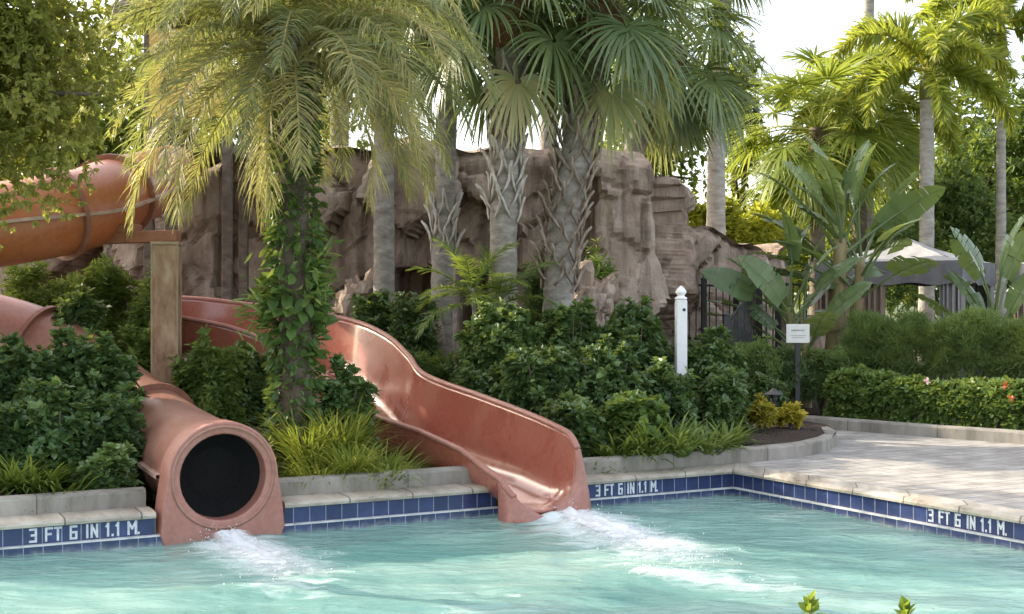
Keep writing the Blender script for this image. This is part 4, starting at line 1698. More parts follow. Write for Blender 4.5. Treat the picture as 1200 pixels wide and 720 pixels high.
G1 = 'dark glossy shrubs in the left bed'
dark_shrub(20, 12.6, 392, 78, 'large dark glossy shrub at the left edge under the raised tube', G1)
dark_shrub(108, 12.9, 382, 72, 'large dark glossy shrub left of the tube slide, with rounded top', G1)
dark_shrub(62, 11.9, 452, 70, 'dark glossy shrub low in front of two larger dark shrubs at left', G1)
dark_shrub(138, 12.1, 455, 42, 'small dark glossy shrub crowding the flank of the tube slide', G1)
dark_shrub(-15, 11.7, 470, 60, 'dark glossy shrub cut off by the left edge of the photo, near the kerb', G1)
dark_shrub(128, 11.45, 520, 44, 'low dark shrub spilling over the kerb just left of the tube mouth', G1, size=.085)
dark_shrub(88, 14.8, 335, 46, 'small-leaved dark shrub between the curved slide piece and the tan column', G1, size=.09)
dark_shrub(160, 14.9, 385, 48, 'olive green shrub at the left foot of the tan column', 'mid green shrubs round the tan column', 'mid_leaf', .09, OVAL)
dark_shrub(240, 14.3, 392, 52, 'mid green shrub right of the tan column below the red slide', 'mid green shrubs round the tan column', 'mid_leaf', .085, OVAL)
dark_shrub(285, 14.9, 400, 40, 'darker green shrub between the tan column and the vine-covered trunk', 'mid green shrubs round the tan column', 'dark_leaf', .085, OVAL)
dark_shrub(405, 13.7, 424, 40, 'compact dark shrub right of the vine-covered palm trunk', G1, size=.085)
dark_shrub(35, 16.6, 302, 60, 'bright green shrub behind the curved slide piece at the left edge', 'shrubs behind the slides at left', 'fern_leaf', .12, NARROW)
dark_shrub(120, 17.4, 300, 62, 'feathery green shrub under the raised tube, in front of the rock', 'shrubs behind the slides at left', 'fern_leaf', .14, NARROW)
dark_shrub(175, 16.9, 322, 40, 'feathery green shrub just left of the tan column, behind it', 'shrubs behind the slides at left', 'mid_leaf', .12, NARROW)

G2 = 'dark glossy shrubs in the centre bed'
dark_shrub(585, 16.0, 352, 62, 'tall dark glossy shrub below the straight grey palm trunk', G2)
dark_shrub(668, 16.6, 345, 66, 'tall dark glossy shrub below the leaning palm trunk', G2)
dark_shrub(745, 16.4, 352, 58, 'dark glossy shrub just left of the white post', G2)
dark_shrub(560, 15.2, 425, 50, 'dark shrub behind the bend of the open slide, right of its high wall', G2)
dark_shrub(632, 15.0, 405, 62, 'broad dark glossy shrub above the lower run of the open slide', G2)
dark_shrub(712, 15.0, 402, 62, 'broad dark glossy shrub in the middle of the centre bed', G2)
dark_shrub(775, 15.2, 425, 46, 'dark glossy shrub in front of the foot of the white post', G2)
dark_shrub(672, 14.0, 462, 46, 'low dark shrub right above the mouth of the open slide', G2, size=.09)
dark_shrub(742, 14.2, 460, 52, 'low dark shrub over strap-leaved plants in the centre bed', G2, 'mid_leaf', .10)
dark_shrub(835, 16.3, 388, 44, 'rounded dark shrub right of the white post', G2)
dark_shrub(846, 15.6, 430, 34, 'smaller dark shrub left of the yellow crotons', G2, size=.09)
dark_shrub(500, 16.6, 410, 40, 'mid green shrub behind the high wall of the open slide', 'green undergrowth along the rock wall', 'mid_leaf', .1, NARROW)
dark_shrub(485, 17.9, 330, 40, 'sparse dark bush against the rock between two palm trunks', 'green undergrowth along the rock wall', 'dark_leaf', .09, OVAL, .45)
dark_shrub(440, 18.2, 335, 34, 'sparse dark bush at the foot of the plain grey trunk', 'green undergrowth along the rock wall', 'dark_leaf', .09, OVAL, .5)
dark_shrub(700, 19.0, 285, 34, 'fern-like tuft growing on the rock right of the leaning palm', 'green undergrowth along the rock wall', 'mid_leaf', .16, NARROW, .5)
dark_shrub(635, 19.3, 282, 26, 'dark tuft growing on the rock between the two sabal palms', 'green undergrowth along the rock wall', 'dark_leaf', .14, NARROW, .5)

# shrubs behind the sign and along the fence
G3 = 'feathery shrubs by the small sign'
dark_shrub(880, 18.6, 392, 42, 'olive feathery shrub in front of the black fence', G3, 'hedge_leaf', .09, NARROW)
dark_shrub(918, 18.9, 405, 40, 'dark feathery shrub behind the small white sign', G3, 'dark_leaf', .085, NARROW)
dark_shrub(962, 18.9, 402, 36, 'dark feathery shrub right of the small white sign', G3, 'hedge_leaf', .085, NARROW)
dark_shrub(895, 17.5, 440, 30, 'low dark shrub behind the yellow crotons', G3, 'dark_leaf', .085, OVAL)

# ---- strap-leaved and grassy tufts
tuft_bright = mesh_np('foliage', *blade_mesh(260, .75, .022, .55, 1.25, .16, .66, .24))
tuft_bright2 = mesh_np('foliage', *blade_mesh(220, .62, .02, .65, 1.35, .18, .6, .24))
tuft_strap = mesh_np('foliage', *blade_mesh(130, .5, .032, .75, 1.2, .15, .5, .22))
tuft_fern = mesh_np('foliage', *blade_mesh(220, .5, .026, .85, 1.0, .16, .62, .24))


def tufts(items, me, mat, name, cat, group):
    for px, Y, sc, lab in items:
        o = empty(name, gp(px, Y), lab, cat, group, random.uniform(0, 6.28))
        o.scale = (sc, sc, sc * random.uniform(.9, 1.1))
        link('foliage', me, M[mat], o)


GB = 'bright grassy plants between the two slides'
tufts([(262, 12.9, 1.0, 'bright green grass clump touching the right flank of the tube slide'),
       (292, 12.2, .95, 'bright grass clump just right of the tube mouth, over the kerb'),
       (318, 12.9, 1.05, 'bright grass clump at the foot of the vine-covered trunk, left side'),
       (362, 12.95, 1.0, 'bright grass clump at the foot of the vine-covered trunk, right side'),
       (398, 13.1, .95, 'sunlit yellow-green grass clump below the compact dark shrub'),
       (440, 13.1, .95, 'grass clump under the near rim of the open slide'),
       (478, 12.95, .85, 'grass clump close to the exit of the open slide')], tuft_bright, 'grass_blade', 'grass_clump', 'ornamental grass', GB)
tufts([(335, 12.15, .85, 'low grass clump leaning over the kerb right of the tube mouth'),
       (375, 12.3, .85, 'low grass clump over the kerb, a third of the way to the open slide'),
       (412, 12.4, .8, 'low grass clump over the kerb, midway between the slides'),
       (452, 12.45, .8, 'low grass clump over the kerb, two thirds of the way to the open slide'),
       (492, 12.55, .75, 'low grass clump over the kerb, nearest the open slide')], tuft_bright2, 'grass_blade', 'grass_clump', 'ornamental grass', GB)
tufts([(650, 13.75, .8, 'strap-leaved clump beside the right wall of the open slide'),
       (690, 13.6, .95, 'strap-leaved clump over the kerb right of the open slide'),
       (722, 13.75, 1.0, 'strap-leaved clump above the depth marking right of the open slide'),
       (757, 13.8, 1.0, 'strap-leaved clump in the middle of the kerb edge of the centre bed'),
       (792, 13.9, 1.0, 'strap-leaved clump below the white post'),
       (826, 14.15, 1.0, 'strap-leaved clump left of the brown mulch'),
       (850, 14.7, .95, 'strap-leaved clump bordering the mulch beside the crotons'),
       (705, 14.3, 1.1, 'taller strap-leaved clump in the second row, left of centre'),
       (775, 14.5, 1.1, 'taller strap-leaved clump in the second row, left of the white post')], tuft_strap, 'strap_leaf', 'strap_leaf_plant', 'strap-leaved plant', 'strap-leaved plants along the centre kerb')
tufts([(5, 11.25, 1.0, 'light green fern-like tuft at the kerb by the left edge of the photo'),
       (38, 11.3, .95, 'light green fern-like tuft at the kerb above the number 3 of the left depth marking'),
       (72, 11.35, 1.0, 'light green fern-like tuft at the kerb above the middle of the left depth marking'),
       (106, 11.4, .95, 'light green fern-like tuft at the kerb above the end of the left depth marking'),
       (150, 11.55, .85, 'light green fern-like tuft nearest the tube slide mouth'),
       (10, 13.6, 1.5, 'yellow-green fronded tuft rising above the dark shrubs at the left edge')], tuft_fern, 'fern_leaf', 'fern', 'fern', 'light ferns in the left bed')
tufts([(505, 15.9, 1.3, 'green fern right behind the high wall of the open slide'),
       (535, 15.7, 1.3, 'green fern between the open slide and the dark shrubs'),
       (225, 13.4, 1.2, 'green fern behind the tube slide at the foot of the column')], tuft_fern, 'fern_leaf', 'fern', 'fern', 'green ferns beside the slides')

# pale spiky plant by the vine trunk
o = empty('spiky_plant', gp(312, 12.75), 'pale cream-leaved spiky plant left of the vine-covered trunk', 'plant')
link('foliage', mesh_np('foliage', *blade_mesh(46, .5, .028, .35, .9, .05, .55, .2)), M['pale_leaf'], o)
sp = MB()
sp.tube([(0, 0, 0), (.01, 0, .35), (.0, .01, .72)], [.014, .012, .006], 6)
sp.build('stem', M['petiole'], o)
cpt = np.array([(random.gauss(0, .028), random.gauss(0, .028), .35 + .5 * random.random()) for _ in range(90)])
V, Fa, va = leaf_cloud(cpt, R.normal(0, 1, (90, 3)) + np.array([0, 0, .5]), np.full(90, .06), OVAL, R.uniform(.3, 1, 90))
link('flower_spike', mesh_np('flower_spike', V, Fa, va), M['pale_leaf'], o)

# crotons
for px, Y, hw, top, lab in ((893, 16.1, 19, 466, 'yellow croton left of the bollard lamp'), (926, 16.35, 17, 472, 'yellow croton right of the bollard lamp')):
    loc = PX(px, Y, .38)
    rx = hw / F * Y
    h = Z(px, top, Y) - .38
    me = shrub_mesh(rx, rx, h / 1.62, 130, 7, .085, OVAL, px * .1, low=-.2)
    plant('croton', loc, lab, 'croton', 'yellow crotons on the mulch', me, 'croton_leaf', stems_mb(h * .7, 5, rx * .6))

# ---- long hedge: soft upper hedge and broad-leaved lower hedge
def hedge(name, line, depth, z0, z1, size, tmpl, k, n, label, mat, seed, spread=1.0):
    line = [Vector((p.x, p.y, 0)) for p in line]
    base = line[0].lerp(line[-1], .5)
    cs, ax = [], []
    seglen = [(b - a).length for a, b in zip(line, line[1:])]
    tot = sum(seglen)
    for _ in range(n):
        t = random.random() * tot
        i = 0
        while t > seglen[i] and i < len(seglen) - 1:
            t -= seglen[i]
            i += 1
        d = (line[i + 1] - line[i]).normalized()
        n_ = Vector((d.y, -d.x, 0))
        if n_.y > 0:
            n_ = -n_
        p = line[i] + d * t
        u = noise.noise(Vector((p.x * 1.3, p.y * 1.3, seed))) * .2 + noise.noise(Vector((p.x * 3.0, p.y * 3.0, seed))) * .17
        # superellipse section: front face and top
        th = random.uniform(-.75, math.pi * .74)
        ex = .78
        c, s_ = math.cos(th), math.sin(th)
        cx = math.copysign(abs(c) ** ex, c)
        sz = math.copysign(abs(s_) ** ex, s_)
        r = 1 - .4 * random.random() ** 2.5
        lump2 = noise.noise(Vector((p.x * 4, cx * 2 + p.y * 4, sz * 3 + seed))) * .13
        q = p - n_ * depth * .5 + n_ * (depth * .5 * cx * r * (1 + u + lump2))
        z = z0 + (z1 - z0) * max(.02, (.5 + .5 * sz * r) if s_ < 0.2 else (.35 + .65 * sz * r)) * (1 + u * .7 + lump2 * .5) if s_ > 0 else z0 + random.random() * (z1 - z0) * .5
        cs.append((q.x - base.x, q.y - base.y, z))
        ax.append((n_.x * c, n_.y * c, max(.15, s_)))
    cs, ax = np.array(cs), np.array(ax)
    ax = ax + R.normal(0, .3, ax.shape) + np.array([0, 0, .4])
    vb = .45 + .3 * lump(cs, seed, 1.7)
    V, Fa, va = whorls(cs, ax, k, spread, size * R.uniform(.7, 1.25, len(cs)), tmpl, vb)
    o = empty(name, base, label, 'hedge')
    link('foliage', mesh_np('foliage', V, Fa, va), M[mat], o)
    st = MB()
    for i in range(26):
        t = (i + .5) / 26
        q = line[0].lerp(line[-1], t) - base + Vector((0, depth * .45, 0))
        st.tube([(q.x, q.y, .2), (q.x + random.uniform(-.1, .1), q.y, (z0 + z1) * .5)], [.02, .012], 5)
    st.build('stem', M['bark'], o)
    return o


up_line = [PX(985, 19.2), PX(1060, 18.6), PX(1150, 18.0), PX(1260, 17.3)]
hedge('hedge', up_line, 1.5, .3, Z(1100, 374, 18.4),   .13, NEEDLE, 10, 8000, 'soft fine-leaved green hedge in front of the cabanas', 'hedge_leaf', 3.0, .75)
lo_line = [PX(965, 18.35), PX(1045, 17.5), PX(1125, 16.85), PX(1230, 16.1)]
hd = hedge('hedge', lo_line, .75, .36, Z(1100, 446, 17.1), .085, BROAD, 7, 1900, 'lower broad-leaved hedge along the path kerb, dotted with flowers', 'mid_leaf', 9.0)
hb = hd.location
for px, py, Y, mt in ((1087, 447, 16.75, 'flower_pink'), (1186, 467, 16.0, 'flower_red'), (1178, 452, 16.2, 'flower_red')):
    c = P(px, py, Y) - hb
    pts = np.array([tuple(c + Vector((random.gauss(0, .012), random.gauss(0, .012), random.gauss(0, .012)))) for _ in range(10)])
    V, Fa, va = leaf_cloud(pts, R.normal(0, 1, (10, 3)) + np.array([0, -.6, .3]), np.full(10, .055), BROAD, R.random(10))
    link('flower', mesh_np('flower', V, Fa, va), M[mt], hd)


# ---- palms ---------------------------------------------------------------
def trunk_tube(pts, rad, seg=14, ring=.012, pitch=.11):
    c = catmull(pts, 10)
    mb = MB()
    L = len(c)
    rs = np.interp(np.linspace(0, 1, L * 3), np.linspace(0, 1, len(rad)), rad)
    c2 = []
    for i in range(L - 1):
        for k in range(3):
            c2.append(c[i].lerp(c[i + 1], k / 3))
    c2.append(c[-1])
    rs = [r * (1 + random.uniform(-.045, .045)) for r in rs[:len(c2)]]
    mb.tube(c2, rs, seg)
    return mb


def boots_mb(base_pts, z0, z1, rad, n, size=.3, out=.10):
    """criss-cross old leaf bases: split wedges spiralling up the trunk"""
    c = catmull(base_pts, 12)
    zs = [p.z for p in c]
    mb = MB()
    for i in range(n):
        f = i / (n - 1)
        z = z0 + (z1 - z0) * f
        x = float(np.interp(z, zs, [p.x for p in c]))
        y = float(np.interp(z, zs, [p.y for p in c]))
        a = i * 2.39996 + random.uniform(-.2, .2)
        rd = Vector((math.cos(a), math.sin(a), 0))
        tg = Vector((-rd.y, rd.x, 0))
        c0 = Vector((x, y, z))
        s = size * random.uniform(.8, 1.15)
        o_ = out * random.uniform(.6, 1.4)
        tip = c0 + rd * (rad + o_) + Vector((0, 0, s * .55)) + tg * random.uniform(-.05, .05)
        midp = c0 + rd * (rad + o_ * .45) + Vector((0, 0, s * .18))
        tip2 = tip + rd * o_ * .6 + Vector((0, 0, s * .22))
        for sg in (-1, 1):
            root = c0 + rd * rad * .88 + tg * sg * rad * .55 - Vector((0, 0, s * .45))
            mb.tube([root, root.lerp(midp, .55) + rd * .015, midp + tg * sg * .015, tip], [.012, .019, .025, .02], 5)
        mb.tube([midp, tip, tip2], [.03, .027, .016], 5)
    return mb


def crown(parent, top, protos, n, name='frond', e_hi=1.35, e_lo=-1.0, jitter=.15, zs=.03, skip=None, sc=(.9, 1.1), up_bias=1.0, az0=0):
    """fronds from spear to hanging ones on a golden-angle spiral; protos = {elevation: [meshes]}"""
    es = sorted(protos)
    for i in range(n):
        f = (i / max(1, n - 1)) ** up_bias
        e = e_hi + (e_lo - e_hi) * f + random.gauss(0, jitter)
        key = min(es, key=lambda q: abs(q - e))
        o = bpy.data.objects.new(name, random.choice(protos[key]))
        COL.objects.link(o)
        o.parent = parent
        az = az0 + i * 2.39996 + random.gauss(0, .15)
        o.location = Vector(top) + Vector((math.cos(az) * .06, math.sin(az) * .06, -zs * i / n * 6 + random.uniform(-.04, .04)))
        o.rotation_euler = (random.gauss(0, .12), random.gauss(0, .05) - (e - key), az)
        s = random.uniform(*sc)
        o.scale = (s, s, s)


def protoset(fn, es, k, mat):
    d = {}
    for e in es:
        d[e] = [fn(e) for _ in range(k)]
        for m_ in d[e]:
            m_.materials.append(M[mat])
    return d


# 1. silver-green feather palm, vine on its trunk
pin = protoset(lambda e: pinnate(random.uniform(2.35, 2.85), e, 1.35 + max(0, e) * .8, 124, .5, random.uniform(.9, 1.9), .0175, random.uniform(.15, .68), vee=.5, start=.12, fwd=(.2, .95), vsd=.2, bare=.022, jit=.13, pw=1.3), (1.4, 1.1, .8, .5, .2, -.1), 4, 'pindo_leaf')
pin_dry = protoset(lambda e: pinnate(random.uniform(1.6, 2.1), e, 1.3, 70, .5, 2.4, .018, .93, vee=.3, start=.13, fwd=(.2, 1.0), vsd=.1, bare=.022, jit=.25), (-.6,), 3, 'pindo_leaf')
b = gp(345, 13.4)
pt = Vector((0, 0, Z(340, 48, 13.4) - b.z))
pindo = empty('feather_palm', b, 'silver-green feather palm with arching yellowing fronds and a vine-wrapped trunk', 'palm tree', None)
trunk_tube([(0, 0, -.3), (.02, 0, 1.5), (-.02, 0, 3.0), pt], [.21, .17, .165, .17]).build('trunk', M['trunk_brown'], pindo, smooth=True)
boots_mb([Vector((0, 0, 0)), Vector((.02, 0, 1.5)), Vector((-.02, 0, 3.0)), pt], pt.z - .9, pt.z - .1, .16, 26, .34, .08).build('leaf_base', M['boot_dark'], pindo, smooth=True)
crown(pindo, pt, pin, 64, e_hi=1.45, e_lo=-.25, up_bias=.85, sc=(.8, 1.05), jitter=.15)
crown(pindo, pt - Vector((0, 0, .15)), pin_dry, 3, e_hi=-.5, e_lo=-.7, name='dry_frond')

# climbing vine on that trunk
vine = empty('climbing_vine', b + Vector((0, 0, .02)), 'leafy green vine wrapped thickly round the feather palm trunk', 'vine')
nV = 2300
zz = R.uniform(.0, pt.z - .35, nV)
th = R.uniform(0, 2 * math.pi, nV)
rr = .17 + .07 * R.random(nV) + .06 * np.array([max(0, noise.noise(Vector((math.cos(t) * 1.2, math.sin(t) * 1.2, z * 1.6)))) for t, z in zip(th, zz)])
bulge = np.exp(-((zz - 1.75) / .55) ** 2)
rr = rr + bulge * .10 * R.random(nV)
cc = np.stack([rr * np.cos(th), rr * np.sin(th), zz], 1)
dd = np.stack([np.cos(th), np.sin(th), R.normal(-.35, .5, nV)], 1) + R.normal(0, .4, (nV, 3))
V, Fa, va = leaf_cloud(cc, dd, .085 * R.uniform(.6, 1.7, nV) * (1 + .5 * bulge), BROAD, np.clip(R.normal(.42, .17, nV) + .12 * bulge, 0, 1))
link('foliage', mesh_np('foliage', V, Fa, va), M['vine_leaf'], vine)
# long-leaved sprays standing off the trunk on both sides
for sx, z0, out_, n in ((-1, 1.62, .48, 80), (1, 1.95, .42, 70)):
    c0 = np.stack([sx * R.uniform(.15, out_, n), R.uniform(-.35, -.05, n), z0 + R.normal(0, .16, n)], 1)
    d0 = np.stack([sx * R.uniform(.2, 1, n), R.normal(-.35, .5, n), R.normal(.05, .55, n)], 1)
    V, Fa, va = leaf_cloud(c0, d0, R.uniform(.13, .24, n), NARROW, np.clip(R.normal(.7, .18, n), 0, 1))
    link('spray', mesh_np('spray', V, Fa, va), M['vine_leaf'], vine)
vs = MB()
for i in range(6):
    a = i * 1.05
    vs.tube([(.2 * math.cos(a + z * .8), .2 * math.sin(a + z * .8), z) for z in np.linspace(0, 3.0, 14)], .012, 5)
vs.build('stem', M['bark'], vine)

# 2. sabal palms
sab = protoset(lambda e: fan_leaf(random.uniform(.75, 1.05), e, .8 + .3 * max(0, e), 40, random.uniform(.95, 1.15), random.uniform(1.1, 1.9), .45, w=.045), (1.3, .8, .35, -.1, -.55, -1.0), 2, 'sabal_leaf')
sab_dry = protoset(lambda e: fan_leaf(random.uniform(.9, 1.1), e, .5, 40, 1.0, 1.9, .95, vsd=.06), (-1.0,), 2, 'sabal_leaf')


def sabal(Y, pts_px, rads, boots, label, n=44, mat='trunk_grey', bootmat='boot', e_lo=-1.05, sc=(.9, 1.1), fibre=True, protos=None, group='sabal palms in front of the rock wall'):
    base = PX(pts_px[0][0], Y, 0)
    base.z = bed_h(base.x, base.y) - .05 if Y < 20 else .1
    pts = [P(px, py, Y) - base for px, py in pts_px[1:]]
    pts = [Vector((0, 0, -.1))] + pts
    o = empty('sabal_palm', base, label, 'palm tree', group)
    trunk_tube(pts, rads).build('trunk', M[mat], o, smooth=True)
    if boots:
        za, zb = P(0, boots[0], Y).z - base.z, P(0, boots[1], Y).z - base.z
        boots_mb(pts, za, zb, rads[-1] * .95, int((zb - za) * 26), .34, .09).build('leaf_base', M[bootmat], o, smooth=True)
    if fibre:
        fm = MB()
        t = pts[-1]
        fm.tube([t - Vector((0, 0, .75)), t - Vector((0, 0, .45)), t - Vector((0, 0, .1)), t + Vector((0, 0, .15))], [rads[-1] * 1.05, rads[-1] * 1.35, rads[-1] * 1.3, rads[-1] * .6], 14)
        fm.build('fibre_sheath', M['fibre'], o, smooth=True)
    crown(o, pts[-1], protos or sab, n, e_hi=1.35, e_lo=e_lo, sc=sc, az0=random.uniform(0, 6))
    if fibre:
        crown(o, pts[-1] - Vector((0, 0, .25)), sab_dry, 3, e_hi=-.95, e_lo=-1.15, name='dry_frond')
    return o


sabal(17.4, [(590, 0), (590, 280), (594, 180), (600, -6)], [.21, .19, .19, .21], (250, 80), 'sabal palm with straight grey trunk, pale criss-cross leaf bases on its upper half', 24, e_lo=-.4)
sabal(17.6, [(652, 0), (657, 290), (676, 180), (702, -6)], [.24, .2, .22, .25], (330, 70), 'leaning sabal palm with shaggy brown and white leaf bases', 25, e_lo=-.45, bootmat='boot_dark')
sabal(23.2, [(730, 0), (732, 250), (748, 160), (788, 55)], [.22, .2, .2, .2], None, 'sabal palm crown hanging over the right end of the high rock wall', 28, e_lo=-.7, sc=(1.0, 1.2))
sabal(18.8, [(450, 0), (450, 300), (450, 180), (452, -20)], [.17, .155, .15, .16], None, 'sabal palm with plain grey trunk behind the feather palm fronds', 26, e_lo=-.5)
sabal(18.4, [(517, 0), (518, 320), (521, 240), (527, -50)], [.17, .155, .15, .16], (292, 235), 'sabal palm with stubby white leaf bases just left of the cave', 28, e_lo=-.5)
for px, Y, py, lab, g_ in ((640, 27.5, -50, 'sabal palm behind the rock wall, its crown filling the gap between nearer crowns', 16), (395, 24.0, -15, 'sabal palm behind the feather palm, only its top showing', 28)):
    sabal(Y, [(px, 0), (px, 250), (px + 3, 150), (px + 6, py)], [.2, .19, .18, .18], None, lab, g_, sc=(1.1, 1.4), fibre=False, group='sabal palms behind the rock wall')

# 3. tall palms whose tops leave the frame
tp = empty('tall_palm', PX(840, 26, .1), 'tall slim palm trunk rising behind the low end of the rock wall', 'palm tree', 'tall palms at right')
q = lambda px, py, Y, bx: Vector(((px - 600) / F * Y - bx, 0, Z(px, py, Y) - .1))
bx = PX(840, 26).x
trunk_tube([(0, 0, -.1), q(839, 240, 26, bx), q(841, 110, 26, bx), q(846, 30, 26, bx), q(845, -70, 26, bx)], [.2, .19, .16, .15, .17]).build('trunk', M['trunk_pale'], tp, smooth=True)
boots_mb([Vector((0, 0, 0)), q(839, 240, 26, bx), q(841, 110, 26, bx), q(846, 30, 26, bx), q(845, -70, 26, bx)], Z(0, 120, 26), Z(0, -60, 26), .13, 50, .36, .05).build('leaf_base', M['boot_dark'], tp, smooth=True)
crown(tp, q(845, -75, 26, bx), sab, 26, e_lo=-.5, sc=(.9, 1.1))
tp2 = empty('tall_palm', PX(1016, 37, .1), 'very tall thin palm trunk behind the bushy right-hand palms', 'palm tree', 'tall palms at right')
bx = PX(1016, 37).x
trunk_tube([(0, 0, -.1), q(1014, 200, 37, bx), q(1017, 60, 37, bx), q(1019, -90, 37, bx)], [.2, .17, .16, .17]).build('trunk', M['trunk_pale'], tp2, smooth=True)
crown(tp2, q(1019, -92, 37, bx), sab, 24, e_lo=-.4)

# 4. fan palms catching the sun
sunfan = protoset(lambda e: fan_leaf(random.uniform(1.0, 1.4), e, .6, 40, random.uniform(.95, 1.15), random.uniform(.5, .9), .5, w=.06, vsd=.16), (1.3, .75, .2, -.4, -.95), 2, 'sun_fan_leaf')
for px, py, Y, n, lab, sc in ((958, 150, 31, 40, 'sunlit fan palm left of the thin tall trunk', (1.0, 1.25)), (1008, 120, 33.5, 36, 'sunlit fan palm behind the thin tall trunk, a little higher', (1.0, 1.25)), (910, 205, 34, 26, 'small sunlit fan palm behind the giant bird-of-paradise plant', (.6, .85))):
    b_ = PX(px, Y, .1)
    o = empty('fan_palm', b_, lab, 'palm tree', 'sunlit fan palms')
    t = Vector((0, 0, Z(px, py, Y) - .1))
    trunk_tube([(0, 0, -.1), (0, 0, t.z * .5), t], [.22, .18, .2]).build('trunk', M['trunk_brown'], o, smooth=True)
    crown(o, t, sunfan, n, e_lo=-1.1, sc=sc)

# 5. foxtail palms
fox = protoset(lambda e: pinnate(random.uniform(2.3, 2.7), e, 1.5 + .4 * max(0, e), 84, .48, .5, .055, .5, plume=True, start=.12, fwd=(.45, .8), vsd=.2, bare=.03), (1.3, .85, .4, 0.0, -.5), 2, 'foxtail_leaf')
for px, py, Y, n, lab in ((1085, 118, 29, 17, 'bushy foxtail palm with smooth pale trunk behind the cabana'), (1172, 65, 31, 16, 'bushy foxtail palm at the right edge, behind the first one'), (1018, 152, 34, 10, 'smaller foxtail palm with thin pale trunk left of the cabana palm')):
    b_ = PX(px, Y, .1)
    o = empty('foxtail_palm', b_, lab, 'palm tree', 'foxtail palms at right')
    t = Vector((.02, 0, Z(px, py, Y) - .1))
    trunk_tube([(0, 0, -.1), (.02, 0, t.z * .45), t], [.2, .165, .15] if px < 1100 and px > 1050 else [.16, .12, .1]).build('trunk', M['trunk_pale'], o, smooth=True)
    cs_ = MB()
    cs_.tube([t - Vector((0, 0, .05)), t + Vector((0, 0, .3)), t + Vector((0, 0, .85))], [.15, .15, .06], 12)
    cs_.build('crownshaft', M['petiole'], o, smooth=True, var=.3)
    crown(o, t + Vector((0, 0, .8)), fox, n, e_hi=1.35, e_lo=-.35, zs=.02)

# 6. giant bird-of-paradise plants
pad = protoset(lambda e: paddle_leaf(random.uniform(.7, 1.15), e, .4, random.uniform(.9, 1.15), random.uniform(.5, .64), .5, bdroop=.5), (1.4, 1.1, .75, .35, -.2), 3, 'paddle_leaf')


def strelitzia(px, Y, stems_, label, n, sc=(.9, 1.15), e_lo=.2):
    b_ = PX(px, Y, .2)
    o = empty('bird_of_paradise_plant', b_, label, 'plant', 'giant bird-of-paradise plants')
    for dx, h, lean, r_ in stems_:
        mbs = MB()
        top_ = Vector((dx + lean, 0, h))
        c_ = catmull([(dx, 0, -.2), (dx + lean * .3, .02, h * .5), top_], 8)
        mbs.tube(c_, [r_ * (1.1 - .55 * (i / len(c_)) ** 2) * (1 + .10 * (i % 3 == 0)) for i in range(len(c_))], 12)
        mbs.build('stem', M['banana_stem'], o, smooth=True)
        k = int(n * r_ / max(s_[3] for s_ in stems_))
        # leaves stand in one fan plane, alternately left and right
        for i in range(k):
            f = (i // 2) / max(1, (k - 1) // 2)
            e = 1.48 - (1.48 - e_lo) * f + random.gauss(0, .1)
            key = min(pad, key=lambda q_: abs(q_ - e))
            lf = bpy.data.objects.new('leaf', random.choice(pad[key]))
            COL.objects.link(lf)
            lf.parent = o
            az = (0 if i % 2 else math.pi) + random.gauss(0, .5) - .35
            lf.location = top_ + Vector((0, 0, -.85 * f + .02))
            lf.rotation_euler = (random.gauss(0, .35), -(e - key) + random.gauss(0, .05), az)
            s = random.uniform(*sc)
            lf.scale = (s, s, s)
    return o


strelitzia(984, 20.6, [(-.1, 2.85, .12, .15), (.2, 2.55, .14, .10)], 'large giant bird-of-paradise plant with a thick tan stem behind the small sign', 17, (.8, 1.02), e_lo=.45)
strelitzia(932, 20.2, [(0, 1.75, -.1, .08), (.2, 1.2, -.05, .07)], 'smaller giant bird-of-paradise plant at the left, in front of the black fence', 12, (.75, .95), e_lo=.4)
strelitzia(1162, 19.7, [(0, 1.65, .06, .09)], 'giant bird-of-paradise plant with upright leaves before the second cabana', 9, (.75, .95), e_lo=1.05)

# 7. small cycad-like palm near the cave
cyc = protoset(lambda e: pinnate(.85, e, 1.0, 34, .26, .5, .022, .55, vee=.2, start=.1, vsd=.15, bare=.01), (1.2, .7, .2), 2, 'fern_leaf')
b_ = gp(566, 17.0)
o = empty('small_palm', b_, 'small light green palm with a thin bent stem before the cave mouth', 'palm tree')
t = P(553, 338, 17.0) - b_
trunk_tube([(0, 0, -.1), (t.x * .4, 0, t.z * .5), t], [.035, .03, .03], 8).build('trunk', M['trunk_grey'], o, smooth=True)
crown(o, t, cyc, 13, e_hi=1.3, e_lo=0.0)
t2 = P(585, 345, 17.1) - b_
crown(o, t2 , cyc, 9, e_hi=1.3, e_lo=0.1)


